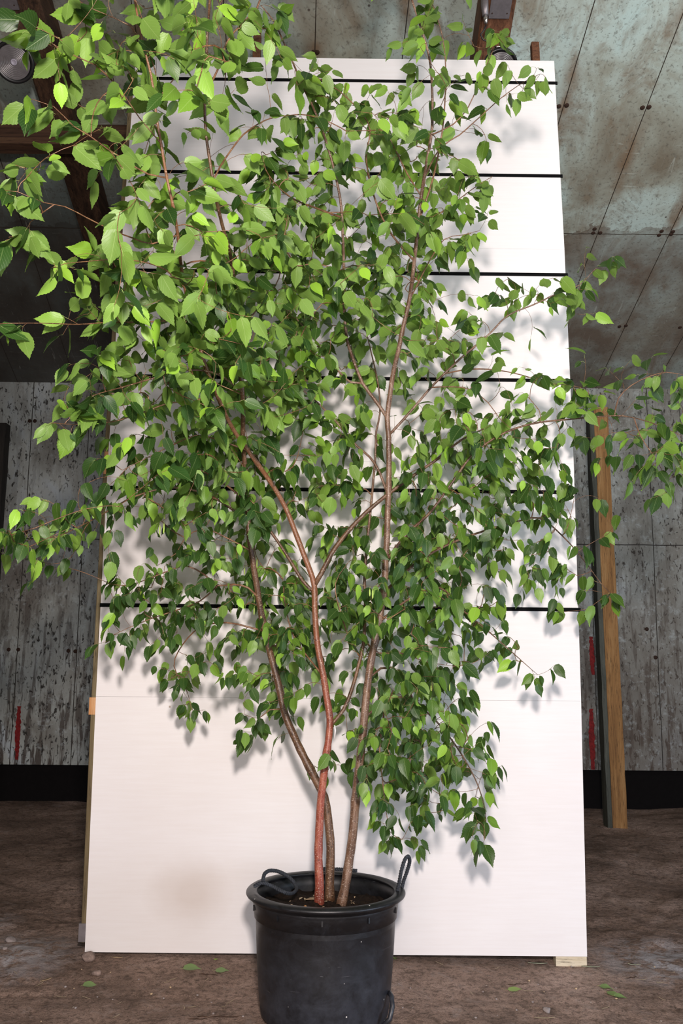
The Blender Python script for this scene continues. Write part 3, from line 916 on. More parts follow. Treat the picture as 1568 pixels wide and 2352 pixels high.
# main stems and side branches: name, radius at start and end, depth offset, photo path
# kind T = trunk, B = branch
SK = [
    ('T', 'red', 0.0195, 0.004, 0.0, [(733, 2082), (732, 2010), (731, 1950), (734, 1870), (742, 1790), (752, 1710), (757, 1650), (750, 1600), (738, 1530), (728, 1470), (723, 1400), (722, 1345), (712, 1310), (695, 1270), (675, 1215), (655, 1165), (630, 1120), (600, 1078), (570, 1035), (535, 985), (495, 900), (455, 790), (428, 680), (410, 560), (395, 460), (375, 360), (360, 270), (345, 170), (328, 100), (310, 0), (300, -90)]),
    ('T', 'brown', 0.0205, 0.004, 0.03, [(757, 2070), (758, 2010), (758, 1950), (754, 1880), (744, 1830), (727, 1797), (700, 1742), (672, 1685), (655, 1645), (638, 1570), (622, 1510), (608, 1450), (598, 1400), (590, 1350), (580, 1290), (573, 1240), (568, 1160), (560, 1040), (556, 900), (548, 760), (533, 620), (515, 530), (492, 440), (476, 330), (470, 220), (474, 130), (480, 40), (484, -60)]),
    ('T', 'grey', 0.0205, 0.0035, 0.0, [(783, 2080), (795, 2020), (805, 1950), (813, 1880), (820, 1800), (828, 1730), (836, 1650), (845, 1560), (857, 1490), (870, 1430), (880, 1360), (885, 1290), (889, 1220), (891, 1140), (892, 1060), (892, 1000), (889, 960), (896, 900), (905, 850), (918, 790), (930, 730), (942, 670), (951, 600), (959, 530), (967, 450), (980, 370), (992, 290), (992, 200), (985, 130), (968, 70), (945, 0), (930, -60)]),
    # branches
    ('B', 'brown', 0.0100, 0.0035, 0.0, [(722, 1347), (737, 1318), (760, 1272), (795, 1225), (840, 1178), (885, 1140), (922, 1112), (960, 1085), (1010, 1050), (1060, 1010), (1110, 985)]),
    ('B', 'brown', 0.0075, 0.002, 0.0, [(717, 1368), (695, 1335), (668, 1292), (645, 1255), (622, 1222), (590, 1180), (540, 1130), (480, 1090), (420, 1060)]),
    ('B', 'brown', 0.0078, 0.002, 0.04, [(764, 1676), (788, 1630), (808, 1580), (823, 1530), (836, 1470), (838, 1400), (838, 1320), (846, 1220), (856, 1120), (862, 1050), (864, 990), (872, 950), (868, 880), (850, 800), (835, 740)]),
    ('B', 'grey', 0.0075, 0.002, 0.0, [(889, 968), (868, 928), (846, 900), (832, 880), (820, 850), (808, 815), (797, 780), (790, 700), (788, 600), (785, 500), (772, 410), (750, 330), (725, 260), (700, 208), (670, 140), (648, 90), (630, 50), (600, 12)]),
    ('B', 'grey', 0.0045, 0.0015, 0.05, [(836, 886), (805, 878), (780, 855), (750, 815), (710, 765), (670, 720), (630, 680)]),
    ('B', 'grey', 0.0062, 0.0012, 0.0, [(893, 1006), (925, 965), (960, 925), (990, 890), (1020, 858), (1045, 835), (1085, 800), (1125, 765), (1165, 725), (1225, 700), (1285, 672), (1330, 655), (1362, 622), (1392, 598)]),
    ('B', 'grey', 0.0032, 0.001, 0.05, [(1030, 852), (1080, 848), (1140, 850), (1200, 862), (1260, 880), (1310, 885), (1350, 895)]),
    ('B', 'grey', 0.0030, 0.001, -0.05, [(995, 887), (1040, 888), (1080, 895), (1120, 925), (1150, 965), (1180, 990)]),
    ('B', 'brown', 0.0070, 0.0012, -0.05, [(889, 1290), (915, 1250), (945, 1215), (985, 1180), (1030, 1120), (1080, 1050), (1130, 1010), (1180, 985), (1240, 970), (1310, 963), (1370, 957), (1430, 955), (1480, 966), (1530, 985), (1575, 1005)]),
    ('B', 'brown', 0.0028, 0.001, -0.08, [(1395, 958), (1420, 915), (1450, 885), (1490, 865), (1530, 855), (1575, 862)]),
    ('B', 'brown', 0.0024, 0.001, -0.06, [(1455, 960), (1470, 1000), (1495, 1040), (1520, 1080), (1540, 1120)]),
    ('B', 'brown', 0.0065, 0.0012, 0.06, [(880, 1370), (915, 1330), (960, 1290), (1030, 1250), (1110, 1220), (1180, 1200), (1240, 1190), (1290, 1230), (1335, 1280), (1380, 1340), (1410, 1370)]),
    ('B', 'brown', 0.0055, 0.001, -0.12, [(872, 1440), (905, 1400), (950, 1370), (1010, 1350), (1060, 1400), (1110, 1440), (1155, 1480), (1200, 1520), (1235, 1550)]),
    ('B', 'brown', 0.0060, 0.001, 0.06, [(848, 1648), (868, 1622), (897, 1604), (925, 1600), (950, 1615), (985, 1640), (1030, 1690), (1070, 1750), (1100, 1810), (1115, 1870), (1112, 1930)]),
    ('B', 'brown', 0.0050, 0.001, 0.02, [(852, 1560), (875, 1535), (900, 1533), (925, 1552), (940, 1580), (955, 1640), (965, 1720), (970, 1800), (965, 1880)]),
    ('B', 'brown', 0.0040, 0.001, -0.04, [(897, 1604), (880, 1650), (872, 1720), (878, 1790), (885, 1860), (895, 1910)]),
    ('B', 'grey', 0.0060, 0.0015, 0.05, [(892, 1130), (872, 1085), (848, 1050), (820, 1025), (785, 985), (745, 940), (700, 900), (650, 870)]),
    ('B', 'brown', 0.0045, 0.001, 0.05, [(592, 1372), (570, 1350), (535, 1342), (500, 1345), (470, 1320), (430, 1300), (390, 1310), (340, 1330), (290, 1345), (250, 1340)]),
    ('B', 'brown', 0.0035, 0.001, -0.03, [(500, 1345), (460, 1380), (410, 1400), (350, 1420), (300, 1440), (255, 1460)]),
    ('B', 'brown', 0.0040, 0.001, 0.02, [(608, 1450), (570, 1440), (520, 1430), (460, 1440), (420, 1480), (400, 1530), (430, 1590), (440, 1630)]),
    ('B', 'brown', 0.0050, 0.001, -0.1, [(570, 1200), (520, 1160), (460, 1130), (390, 1120), (310, 1140), (240, 1178), (190, 1205), (130, 1232), (70, 1240), (10, 1255)]),
    ('B', 'brown', 0.0035, 0.001, 0.05, [(575, 1260), (530, 1240), (470, 1215), (425, 1235), (405, 1270), (360, 1300)]),
    ('B', 'brown', 0.0050, 0.001, -0.1, [(556, 900), (500, 860), (430, 850), (350, 870), (280, 890), (210, 910), (180, 935)]),
    ('B', 'red', 0.0050, 0.001, -0.05, [(495, 900), (450, 920), (390, 925), (320, 950), (250, 970), (170, 975), (115, 970)]),
    ('B', 'red', 0.0045, 0.001, -0.05, [(440, 730), (400, 735), (330, 740), (260, 740), (180, 745), (100, 742), (30, 742), (-20, 744)]),
    ('B', 'red', 0.0040, 0.001, -0.05, [(425, 660), (380, 620), (320, 600), (260, 596), (200, 600), (150, 605), (120, 615)]),
    ('B', 'red', 0.0040, 0.001, -0.05, [(405, 540), (350, 560), (300, 545), (250, 525), (200, 500), (150, 475), (100, 465), (40, 440), (0, 435)]),
    ('B', 'red', 0.0022, 0.001, -0.03, [(100, 465), (70, 510), (55, 540), (20, 545)]),
    ('B', 'red', 0.0022, 0.001, -0.03, [(75, 450), (72, 410), (60, 385), (30, 378)]),
    ('B', 'red', 0.0038, 0.001, -0.05, [(385, 410), (340, 400), (290, 370), (250, 345), (210, 315), (170, 290), (125, 245), (75, 228)]),
    ('B', 'red', 0.0030, 0.001, 0.0, [(368, 330), (320, 270), (290, 225), (262, 190), (250, 140), (245, 120)]),
    ('B', 'red', 0.0026, 0.001, 0.0, [(262, 190), (220, 150), (175, 130), (120, 100), (75, 60)]),
    ('B', 'red', 0.0028, 0.001, 0.0, [(330, 110), (300, 60), (260, 40), (210, 20), (160, -10)]),
    ('B', 'red', 0.0030, 0.001, 0.0, [(352, 230), (400, 180), (430, 140), (455, 90), (450, 40)]),
    ('B', 'brown', 0.0035, 0.001, -0.1, [(470, 220), (500, 160), (520, 100), (550, 60), (590, 20)]),
    ('B', 'brown', 0.0030, 0.001, -0.05, [(484, 400), (530, 345), (570, 300), (620, 272), (690, 262)]),
    ('B', 'grey', 0.0045, 0.001, -0.05, [(785, 500), (730, 480), (680, 460), (640, 430), (610, 390), (600, 350)]),
    ('B', 'grey', 0.0045, 0.001, 0.0, [(951, 600), (900, 540), (870, 480), (850, 420), (840, 360), (850, 300), (830, 260), (780, 210), (730, 180), (690, 170)]),
    ('B', 'grey', 0.0035, 0.001, 0.02, [(967, 450), (935, 400), (905, 340), (880, 290), (860, 265)]),
    ('B', 'grey', 0.0042, 0.001, 0.0, [(960, 510), (985, 440), (1005, 360), (1018, 280), (1023, 190), (1020, 110), (1008, 50), (990, 0), (980, -40)]),
    ('B', 'grey', 0.0030, 0.001, 0.0, [(975, 400), (1010, 340), (1055, 310), (1100, 270), (1150, 225), (1200, 190), (1240, 170)]),
    ('B', 'grey', 0.0028, 0.001, 0.0, [(990, 320), (1040, 285), (1075, 245), (1100, 190), (1120, 140), (1145, 85)]),
    ('B', 'grey', 0.0030, 0.001, 0.0, [(940, 690), (985, 600), (1020, 550), (1060, 540), (1100, 530)]),
    ('B', 'grey', 0.0028, 0.001, 0.0, [(955, 560), (1000, 500), (1050, 460), (1090, 430), (1130, 405)]),
    ('B', 'brown', 0.0040, 0.001, 0.1, [(745, 1560), (700, 1500), (670, 1450), (655, 1390), (650, 1330)]),
    ('B', 'brown', 0.0030, 0.001, 0.0, [(650, 1620), (620, 1630), (595, 1650), (583, 1680)]),
    ('B', 'brown', 0.0034, 0.001, 0.0, [(828, 1500), (800, 1460), (780, 1400), (770, 1340), (800, 1290)]),
    ('B', 'brown', 0.0036, 0.001, 0.0, [(548, 760), (600, 700), (640, 640), (650, 560), (660, 490)]),
    ('B', 'brown', 0.0030, 0.001, 0.0, [(556, 900), (600, 840), (650, 800), (700, 780)]),
    ('B', 'brown', 0.0035, 0.001, 0.0, [(560, 1040), (500, 1010), (450, 1000), (400, 1020), (340, 1050), (280, 1080)]),
    ('B', 'brown', 0.0032, 0.001, 0.0, [(836, 1480), (870, 1500), (920, 1500), (980, 1520), (1040, 1530)]),
]

GRID = """
0 0 2 2 3 4 3 3 4 4 3 3 3 1 0 0 0 0 1 3 2 0 0 0 0 0 0 0 0 0 0 0
0 2 2 1 2 3 3 3 4 6 4 3 1 1 0 0 0 0 0 3 2 1 0 1 0 0 0 0 0 0 0 0
0 2 2 2 2 4 5 6 4 6 5 2 2 2 0 0 0 0 1 2 3 1 2 1 0 0 0 0 0 0 0 0
0 0 0 2 3 3 5 6 5 5 4 0 0 3 4 2 0 0 0 2 3 1 1 1 0 1 0 0 0 0 0 0
0 2 1 0 2 4 6 5 4 5 4 0 1 3 4 4 3 2 3 3 4 2 2 0 1 0 0 0 0 0 0 0
0 1 2 3 3 4 5 5 4 5 3 1 2 3 4 5 4 4 5 4 4 3 2 2 0 0 0 0 0 0 0 0
0 0 0 3 3 3 5 5 4 4 3 2 3 2 3 4 5 4 5 5 4 3 1 1 0 0 0 0 0 0 0 0
1 2 1 4 4 4 4 4 4 4 2 3 4 4 3 3 4 5 5 4 5 4 1 0 0 0 0 0 0 0 0 0
1 2 0 0 3 4 4 4 4 3 2 3 4 5 3 5 4 5 4 4 5 4 3 0 0 0 0 0 0 0 0 0
2 3 2 1 3 4 4 5 4 5 4 3 5 5 4 4 4 3 5 4 5 3 2 0 0 0 0 0 0 0 0 0
1 2 3 2 1 3 5 5 4 4 3 4 7 6 5 6 5 4 5 5 5 3 3 0 0 0 0 0 0 0 0 0
0 1 0 0 0 3 4 5 4 5 5 5 7 6 6 5 5 5 5 5 5 2 1 0 0 0 0 0 0 0 0 0
0 0 2 3 3 4 6 5 5 5 6 5 6 6 6 5 6 5 6 6 4 2 0 0 0 0 0 1 1 0 0 0
0 0 1 1 0 4 5 5 5 6 6 6 5 6 6 6 6 5 6 5 3 0 0 2 2 2 3 3 0 0 0 0
1 1 0 2 3 5 5 6 7 6 7 6 6 6 5 5 6 6 6 5 3 3 3 3 4 3 3 2 0 0 0 0
1 1 2 2 3 5 4 6 7 7 7 7 7 6 6 5 5 5 5 5 4 4 3 2 1 0 0 0 0 0 0 0
0 0 0 1 3 2 4 6 6 7 7 7 6 6 5 4 4 4 5 6 6 5 4 0 0 0 0 0 0 0 0 0
0 0 0 3 4 4 4 5 7 7 6 7 5 6 5 5 3 3 3 5 4 2 2 3 3 3 2 2 1 2 3 2
0 0 0 4 5 4 4 5 7 6 6 7 6 6 6 4 3 3 2 2 2 2 2 2 1 2 4 3 2 2 3 2
0 0 2 4 4 4 4 5 6 6 7 7 6 6 6 6 4 2 1 3 5 4 4 4 4 3 4 3 3 3 3 2
0 0 1 2 3 2 3 4 5 7 7 7 4 2 3 5 5 3 2 5 6 5 6 5 4 4 3 3 3 3 3 2
0 0 0 0 1 3 4 4 6 7 6 5 4 4 4 6 5 3 3 4 5 5 6 6 5 3 2 0 1 3 4 4
0 0 0 0 0 4 4 6 6 6 6 6 5 5 5 5 4 3 3 5 5 5 6 5 5 4 3 0 0 3 3 3
0 1 2 2 3 5 5 6 6 6 6 6 6 4 4 5 3 3 4 6 6 5 5 5 5 5 4 1 2 0 1 0
2 3 4 4 4 4 4 4 4 6 6 6 5 2 3 3 2 2 5 6 6 5 5 5 4 5 3 0 2 0 0 0
3 4 4 3 1 2 1 3 3 4 4 5 4 2 1 4 5 2 5 6 6 5 5 5 3 4 2 1 1 0 0 0
2 3 3 1 0 1 2 3 5 5 4 5 4 3 2 4 5 5 6 6 7 6 5 4 3 2 3 2 0 0 0 0
0 2 0 0 1 2 3 5 5 5 4 5 5 4 2 4 5 5 6 6 6 5 4 3 2 2 2 2 0 0 0 0
0 0 0 0 0 3 4 5 5 4 4 5 5 5 3 4 5 5 5 5 5 6 5 4 2 0 2 1 1 0 0 0
0 0 0 0 0 3 4 3 4 4 3 4 6 6 4 5 5 5 5 5 5 5 5 2 0 0 0 0 0 0 0 0
0 0 0 0 1 2 1 3 4 3 3 5 6 6 5 4 4 5 5 5 5 4 4 2 2 0 0 0 0 0 0 0
0 0 0 0 0 0 0 3 5 3 2 4 4 5 4 4 3 4 4 4 2 3 2 0 1 2 0 0 0 0 0 0
0 0 0 0 0 0 0 2 4 1 1 3 4 3 2 2 1 5 6 6 6 4 0 0 0 0 0 0 0 0 0 0
0 0 0 0 0 0 0 0 2 1 0 2 3 3 1 1 3 5 6 6 5 6 1 0 0 0 0 0 0 0 0 0
0 0 0 0 0 0 0 0 0 0 0 2 2 0 0 0 4 5 6 6 6 6 3 0 0 0 0 0 0 0 0 0
0 0 0 0 0 0 0 0 0 0 0 0 0 0 0 2 4 5 6 6 6 6 4 0 0 0 0 0 0 0 0 0
0 0 0 0 0 0 0 0 0 0 0 0 0 0 0 2 2 5 6 5 5 5 4 1 0 0 0 0 0 0 0 0
0 0 0 0 0 0 0 0 0 0 0 0 0 0 0 0 0 4 4 5 3 3 3 1 0 0 0 0 0 0 0 0
0 0 0 0 0 0 0 0 0 0 0 0 0 0 0 0 0 2 3 4 2 1 3 0 0 0 0 0 0 0 0 0
0 0 0 0 0 0 0 0 0 0 0 0 0 0 0 0 0 0 3 3 0 0 3 0 0 0 0 0 0 0 0 0
"""
grid = [[int(c) for c in r.split()] for r in GRID.strip().split('\n')]


def smooth_path(P, R, step=0.035):
    out = []; rad = []
    for i in range(len(P)-1):
        a = P[max(i-1, 0)]; b = P[i]; c = P[i+1]; d = P[min(i+2, len(P)-1)]
        k_ = max(1, int((c-b).length/step))
        for k in range(k_):
            t = k/k_
            out.append(0.5*((2*b)+(c-a)*t+(2*a-5*b+4*c-d)*t*t+(-a+3*b-3*c+d)*t**3))
            rad.append(R[i]*(1-t)+R[i+1]*t)
    out.append(P[-1]); rad.append(R[-1])
    return out, rad


# nodes of the branching skeleton
NP = []; NPar = []; NB = []; ND = []; NL = []
branches = []
allpos = None
for bi, (kd, bark, r0, r1, off, pts) in enumerate(SK):
    P = []
    n_ = len(pts)
    for i, (px, py) in enumerate(pts):
        f = min(1.0, i/3.0)
        Y = df(px, py)+off*f
        if py > 1950:
            Y = {'red': -0.60, 'brown': -0.55, 'grey': -0.58}[bark] if kd == 'T' else Y
        if kd == 'T' and 1700 < py <= 1950:
            Y = Y*0.5+0.5*{'red': -0.62, 'brown': -0.55, 'grey': -0.58}[bark]
        P.append(U(px, py, Y))
    par = -1; par_b = -1
    if kd == 'B':
        # root on the nearest point of an existing stem, so that the branch grows out of it
        A = np.array(NP)
        d2 = ((A-np.array(P[0]))**2).sum(1)
        par = int(d2.argmin())
        P[0] = Vector(NP[par])
    L = [0.0]
    for i in range(1, n_): L.append(L[-1]+(P[i]-P[i-1]).length)
    if kd == 'T':
        R = [r0*(1-l/L[-1])**{'red': 1.25, 'brown': 1.1, 'grey': 0.9}[bark]+r1*0.8*(l/L[-1]) for l in L]
    else:
        R = [(r0*(1-l/L[-1])**0.7*0.95+r1)*(0.62 if bark == 'red' else 0.9) for l in L]
    pp, rad = smooth_path(P, R)
    # slight natural wobble
    if True:
        for i in range(2, len(pp)):
            a = 0.004 if kd == 'T' else 0.003
            pp[i] = pp[i]+Vector((noise.noise(pp[i]*7+Vector((bi, 0, 0))), noise.noise(pp[i]*7+Vector((0, bi, 9))), 0))*a
    branches.append(dict(kind=kd, bark=bark, pts=pp, rad=rad, mb=None))
    prev = par
    base_l = NL[par] if par >= 0 else 0.0
    for i, p in enumerate(pp):
        NP.append(tuple(p)); NPar.append(prev); NB.append(bi)
        d = (pp[min(i+1, len(pp)-1)]-pp[max(i-1, 0)]).normalized()
        ND.append(tuple(d)); NL.append(0.0)
        prev = len(NP)-1
    allpos = None

NSK = len(NP)
R2 = random.Random(11)
# stretches of stem that stay free of leaves in front
VIS = [[(893, 780), (888, 960), (893, 1150), (886, 1300)], [(722, 1480), (722, 1345), (680, 1215), (655, 1165)], [(722, 1345), (800, 1222), (915, 1115)], [(893, 1005), (1040, 840)],
       [(888, 965), (835, 880), (800, 790)], [(718, 1368), (640, 1250)], [(752, 1640), (728, 1470)], [(850, 1640), (862, 1480)], [(655, 1645), (615, 1480)], [(930, 730), (957, 550)], [(372, 360), (410, 560)], [(345, 170), (370, 330)], [(535, 985), (640, 1140)], [(500, 470), (533, 600)], [(764, 1676), (815, 1560)], [(572, 1240), (600, 1400)], [(1180, 985), (1500, 970)]]


def near_line(px, py, seg, w_=26):
    for (a, b) in zip(seg[:-1], seg[1:]):
        dx, dy = b[0]-a[0], b[1]-a[1]
        t = max(0, min(1, ((px-a[0])*dx+(py-a[1])*dy)/(dx*dx+dy*dy)))
        if math.hypot(px-a[0]-t*dx, py-a[1]-t*dy) < w_: return True
    return False


# twig tips that carry the leaves
att = []
LPU = 0.73      # twig tips per unit of cover
for j, row in enumerate(grid):
    for i, d in enumerate(row):
        if d == 0: continue
        cnt = LPU*d**1.4/5**0.4
        if j < 12 and i < 11: cnt *= (0.30 if i < 5 else 0.43)    # nearer, larger leaves
        if j >= 24: cnt *= 1.28
        c_ = int(cnt)+(1 if R2.random() < cnt-int(cnt) else 0)
        if c_ == 0 and R2.random() < (0.18 if (i < 5 and j < 17) else 0.6): c_ = 1
        for _ in range(c_):
            px = (i+R2.random())*49; py = (j+R2.random())*49-14
            sg = 0.05+0.035*d
            Y = df(px, py)+R2.gauss(0, sg)
            Y = min(Y, -0.17)
            if (px > 1300 or px < 240): Y = min(Y, -0.2)
            for seg in VIS:
                if near_line(px, py, seg): Y = max(Y, min(-0.17, df(px, py)+R2.uniform(0.10, 0.26)))
            att.append((px, py, U(px, py, Y)))
# every shoot carries leaves out to its end
for (kd, bark, r0, r1, off, pts) in SK:
    if kd != 'B': continue
    for a, b, t in ((pts[-2], pts[-1], 1.0), (pts[-2], pts[-1], 0.45), (pts[-3], pts[-2], 0.6)):
        px = a[0]*(1-t)+b[0]*t+R2.uniform(-12, 12); py = a[1]*(1-t)+b[1]*t+R2.uniform(2, 20)
        att.append((px, py, U(px, py, min(-0.17, df(px, py)+off+R2.uniform(-.03, .03)))))
# extra ones above the frame, the crown goes on
for _ in range(70):
    px = R2.gauss(430, 150); py = R2.uniform(-330, -20)
    att.append((px, py, U(px, py, df(px, 0)+R2.gauss(0, 0.2))))
for _ in range(26):
    px = R2.gauss(960, 60); py = R2.uniform(-260, -20)
    att.append((px, py, U(px, py, df(px, 0)+R2.gauss(0, 0.12))))
SKA = np.array(NP)
# leaves should not sprout from the bare lower stems
bare = np.array([1.0 if (branches[NB[k]]['kind'] == 'T' and NP[k][2] < 0.95) else 0.0 for k in range(NSK)])
dist0 = []
for a in att:
    q = np.array(a[2])
    dist0.append(float(np.sqrt(((SKA-q)**2).sum(1)+bare*9).min()))
order = sorted(range(len(att)), key=lambda k: dist0[k])
cap = NSK+len(att)*14
ARR = np.zeros((cap, 3)); ARR[:NSK] = SKA
PEN = np.zeros(cap)
for k in range(NSK):
    PEN[k] = 9.0 if bare[k] else 0.0
nn = NSK
twigs = []
for k in order:
    tgt = np.array(att[k][2])
    dv = tgt-ARR[:nn]
    d = np.sqrt((dv**2).sum(1))
    # prefer a parent that lies inside and below: birch shoots rise, then arch over
    cost = d+PEN[:nn]+0.25*np.maximum(0, -dv[:, 2])*0.6
    cost = np.where(d < 0.03, 99, cost)
    b = int(cost.argmin())
    p0_ = Vector(ARR[b]); p1_ = Vector(tgt)
    L = (p1_-p0_).length
    dir0 = Vector(ND[b])
    mid = p0_.lerp(p1_, 0.5)+dir0*L*0.22+Vector((0, 0, 0.10*L))+Vector((R2.uniform(-.06, .06), R2.uniform(-.06, .06), 0))*L
    ns = max(3, min(12, int(L/0.03)))
    pts_ = []
    for i in range(ns+1):
        t = i/ns
        pts_.append(p0_*(1-t)**2+mid*2*t*(1-t)+p1_*t*t)
    idx = [b]
    prev = b
    for i in range(1, ns+1):
        NP.append(tuple(pts_[i])); NPar.append(prev); NB.append(NB[b])
        ND.append(tuple((pts_[i]-pts_[i-1]).normalized()))
        ARR[nn] = pts_[i]
        PEN[nn] = min(0.35, PEN[b]+0.10*i/ns*L+0.004)
        prev = nn; idx.append(nn); nn += 1
    twigs.append((NB[b], idx, pts_, k))
load = np.zeros(nn)
for (_, idx, _, _) in twigs: load[idx[-1]] += 1
for k in range(nn-1, NSK-1, -1):
    load[NPar[k]] += load[k]

# --- leaf templates
def leaf_template(seed):
    r_ = random.Random(seed)
    n = 17
    V = []; UVs = []; F = []
    fold = r_.uniform(0.04, 0.30); curl = r_.uniform(-0.05, 0.36); twist = r_.uniform(-0.35, 0.35); wave = r_.uniform(0.0, 0.03)
    wd = r_.uniform(0.30, 0.365)
    for i in range(n+1):
        t = i/n
        # ovate outline: broad and slightly heart shaped near the base, drawn out tip
        wv = wd*(math.sin(PI*min(1, t**0.60))**0.62)*(1.06-0.30*t)
        if t > 0.58: wv *= 1-0.68*((t-0.58)/0.42)
        wv = max(wv, 0.001)
        tooth = 1.0+(0.026 if i % 2 else -0.026)*(1 if 1 < i < n-1 else 0)
        for j, a in enumerate((-1, -0.55, 0, 0.55, 1)):
            x = a*wv*(tooth if abs(a) == 1 else 1)
            y = t-(0.055*abs(a)*(1-t)**6)+(0.03*abs(a) if i % 2 and abs(a) == 1 else 0)-(0.09*abs(a)*(1 if t < 0.06 else 0))
            z = abs(x)*fold-curl*t*t*0.6+wave*math.sin(t*9+a*2)*abs(a)
            ang = twist*t
            xx = x*math.cos(ang)-z*math.sin(ang); zz = x*math.sin(ang)+z*math.cos(ang)
            V.append((xx, y, zz)); UVs.append((a*min(1.0, wv/0.3), t))
    for i in range(n):
        for j in range(4):
            q = i*5+j
            F.append((q, q+1, q+6, q+5))
    return np.array(V), np.array(UVs), np.array(F)


TPL = [leaf_template(s) for s in range(9)]


def leaves_mesh(name, items, mat, parent, petioles=None, origin=Vector((0, 0, 0))):
    """items: (template, origin, 3x3 axes, size, age)"""
    V = []; F = []; UVs = []; AG = []; MI = []
    nb = 0
    for (ti, o_, ax, sz, age) in items:
        tv, tu, tf = TPL[ti]
        v = (tv*sz) @ ax + np.array(o_)
        V.append(v); F.append(tf+nb); UVs.append(tu[tf.ravel()]); AG.append(np.full(len(tv), age)); nb += len(tv)
        MI.append(np.zeros(len(tf), int))
    if petioles:
        for (a, c, b, r) in petioles:
            P = [Vector(a), Vector(c), Vector(b)]
            pv = []
            for i, p in enumerate(P):
                dd = (P[min(i+1, 2)]-P[max(i-1, 0)]).normalized(); u_ = dd.orthogonal().normalized(); w_ = dd.cross(u_)
                for k in range(3):
                    t = 2*PI*k/3
                    pv.append(tuple(p+(u_*math.cos(t)+w_*math.sin(t))*r))
            pf = np.array([(i*3+k, i*3+(k+1) % 3, (i+1)*3+(k+1) % 3, (i+1)*3+k) for i in range(2) for k in range(3)])
            V.append(np.array(pv)); F.append(pf+nb); UVs.append(np.full((24, 2), 0.5)); AG.append(np.full(9, 0.3)); nb += 9
            MI.append(np.ones(6, int))
    V = np.concatenate(V)-np.array(origin); F = np.concatenate(F)
    me = bpy.data.meshes.new(name)
    me.vertices.add(len(V)); me.vertices.foreach_set('co', V.ravel())
    me.loops.add(F.size); me.loops.foreach_set('vertex_index', F.ravel().astype(np.int32))
    me.polygons.add(len(F)); me.polygons.foreach_set('loop_start', np.arange(0, F.size, 4, dtype=np.int32))
    me.polygons.foreach_set('loop_total', np.full(len(F), 4, dtype=np.int32))
    me.update(calc_edges=True)
    me.polygons.foreach_set('material_index', np.concatenate(MI).astype(np.int32))
    uvl = me.uv_layers.new(name='leaf'); uvl.data.foreach_set('uv', np.concatenate(UVs).ravel())
    at = me.attributes.new('age', 'FLOAT', 'POINT'); at.data.foreach_set('value', np.concatenate(AG))
    mats = [mat, L_pet] if petioles else [mat]
    return link(name, me, mats, parent, True)


def leaf_axes(tip, nrm, r_, ):
    y = Vector(tip).normalized()
    z = Vector(nrm)-y*Vector(nrm).dot(y)
    z = z.normalized() if z.length > 1e-4 else y.orthogonal().normalized()
    x = y.cross(z)
    return np.array([x, y, z])


leafsets = {}
petsets = {}
R3 = random.Random(23)
nleaf = 0
for (b, idx, pts_, k) in twigs:
    px, py, tgt = att[k]
    near = (px < 560 and py < 800)
    nl = 2 if R3.random() < 0.62 else 3
    if py > 1400 and R3.random() < 0.4: nl += 0
    L = sum((pts_[i+1]-pts_[i]).length for i in range(len(pts_)-1))
    dirE = (pts_[-1]-pts_[-2]).normalized()
    for q in range(nl):
        if q == 0:
            base = pts_[-1]; d0 = dirE
        else:
            ii = max(1, len(pts_)-1-q)
            base = pts_[ii]; d0 = (pts_[ii]-pts_[ii-1]).normalized()
        side = d0.cross(Vector((0, 0, 1)))
        side = side.normalized() if side.length > 0.01 else Vector((1, 0, 0))
        sgn = 0 if q == 0 else (1 if (q+k) % 2 else -1)
        out = (d0*0.8+side*sgn*0.9+Vector((R3.gauss(0, .25), R3.gauss(0, .25), R3.gauss(0, .2)))).normalized()
        pl = R3.uniform(0.014, 0.030)
        pe = base+(out*0.8+Vector((0, 0, -0.25))).normalized()*pl
        pm = base+out*pl*0.5+Vector((0, 0, 0.003))
        droop = R3.uniform(0.1, 0.9) if near else R3.uniform(0.35, 1.15) if py < 1000 else R3.uniform(0.6, 1.9)
        tip = out*0.75+Vector((R3.gauss(0, .22), R3.gauss(0, .22), -droop))
        under = R3.random() < (0.78 if py < 700 else 0.60 if py < 1000 else 0.38 if py < 1300 else 0.20)
        # upper faces look at the sky; from below one sees the paler undersides
        nrm = Vector((R3.gauss(0.0, 0.62), (0.70 if under else -0.74)+R3.gauss(0, 0.40), 0.58+R3.gauss(0, 0.50)))
        sz = R3.gauss(0.069, 0.013) if py > 0 else 0.068
        if near: sz *= 1.15
        if py > 1150: sz *= 0.82 if px < 560 else 0.90
        sz = min(max(sz, 0.030), 0.098)
        # young leaves at the shoot ends are yellower
        age = min(1.0, max(0.02, R3.betavariate(2.2, 1.6)+(0.0 if q else -0.10)))
        if q == 0 and R3.random() < (0.15 if near else 0.05 if py < 1500 else 0.015): age = R3.uniform(0.0, 0.12); sz *= 0.85
        ax = leaf_axes(tip, nrm, R3)
        leafsets.setdefault(b, []).append((R3.randrange(9), tuple(pe), ax, sz, age))
        petsets.setdefault(b, []).append((base, pm, pe, 0.00062))
        nleaf += 1
print('leaves', nleaf, 'tips', len(att))

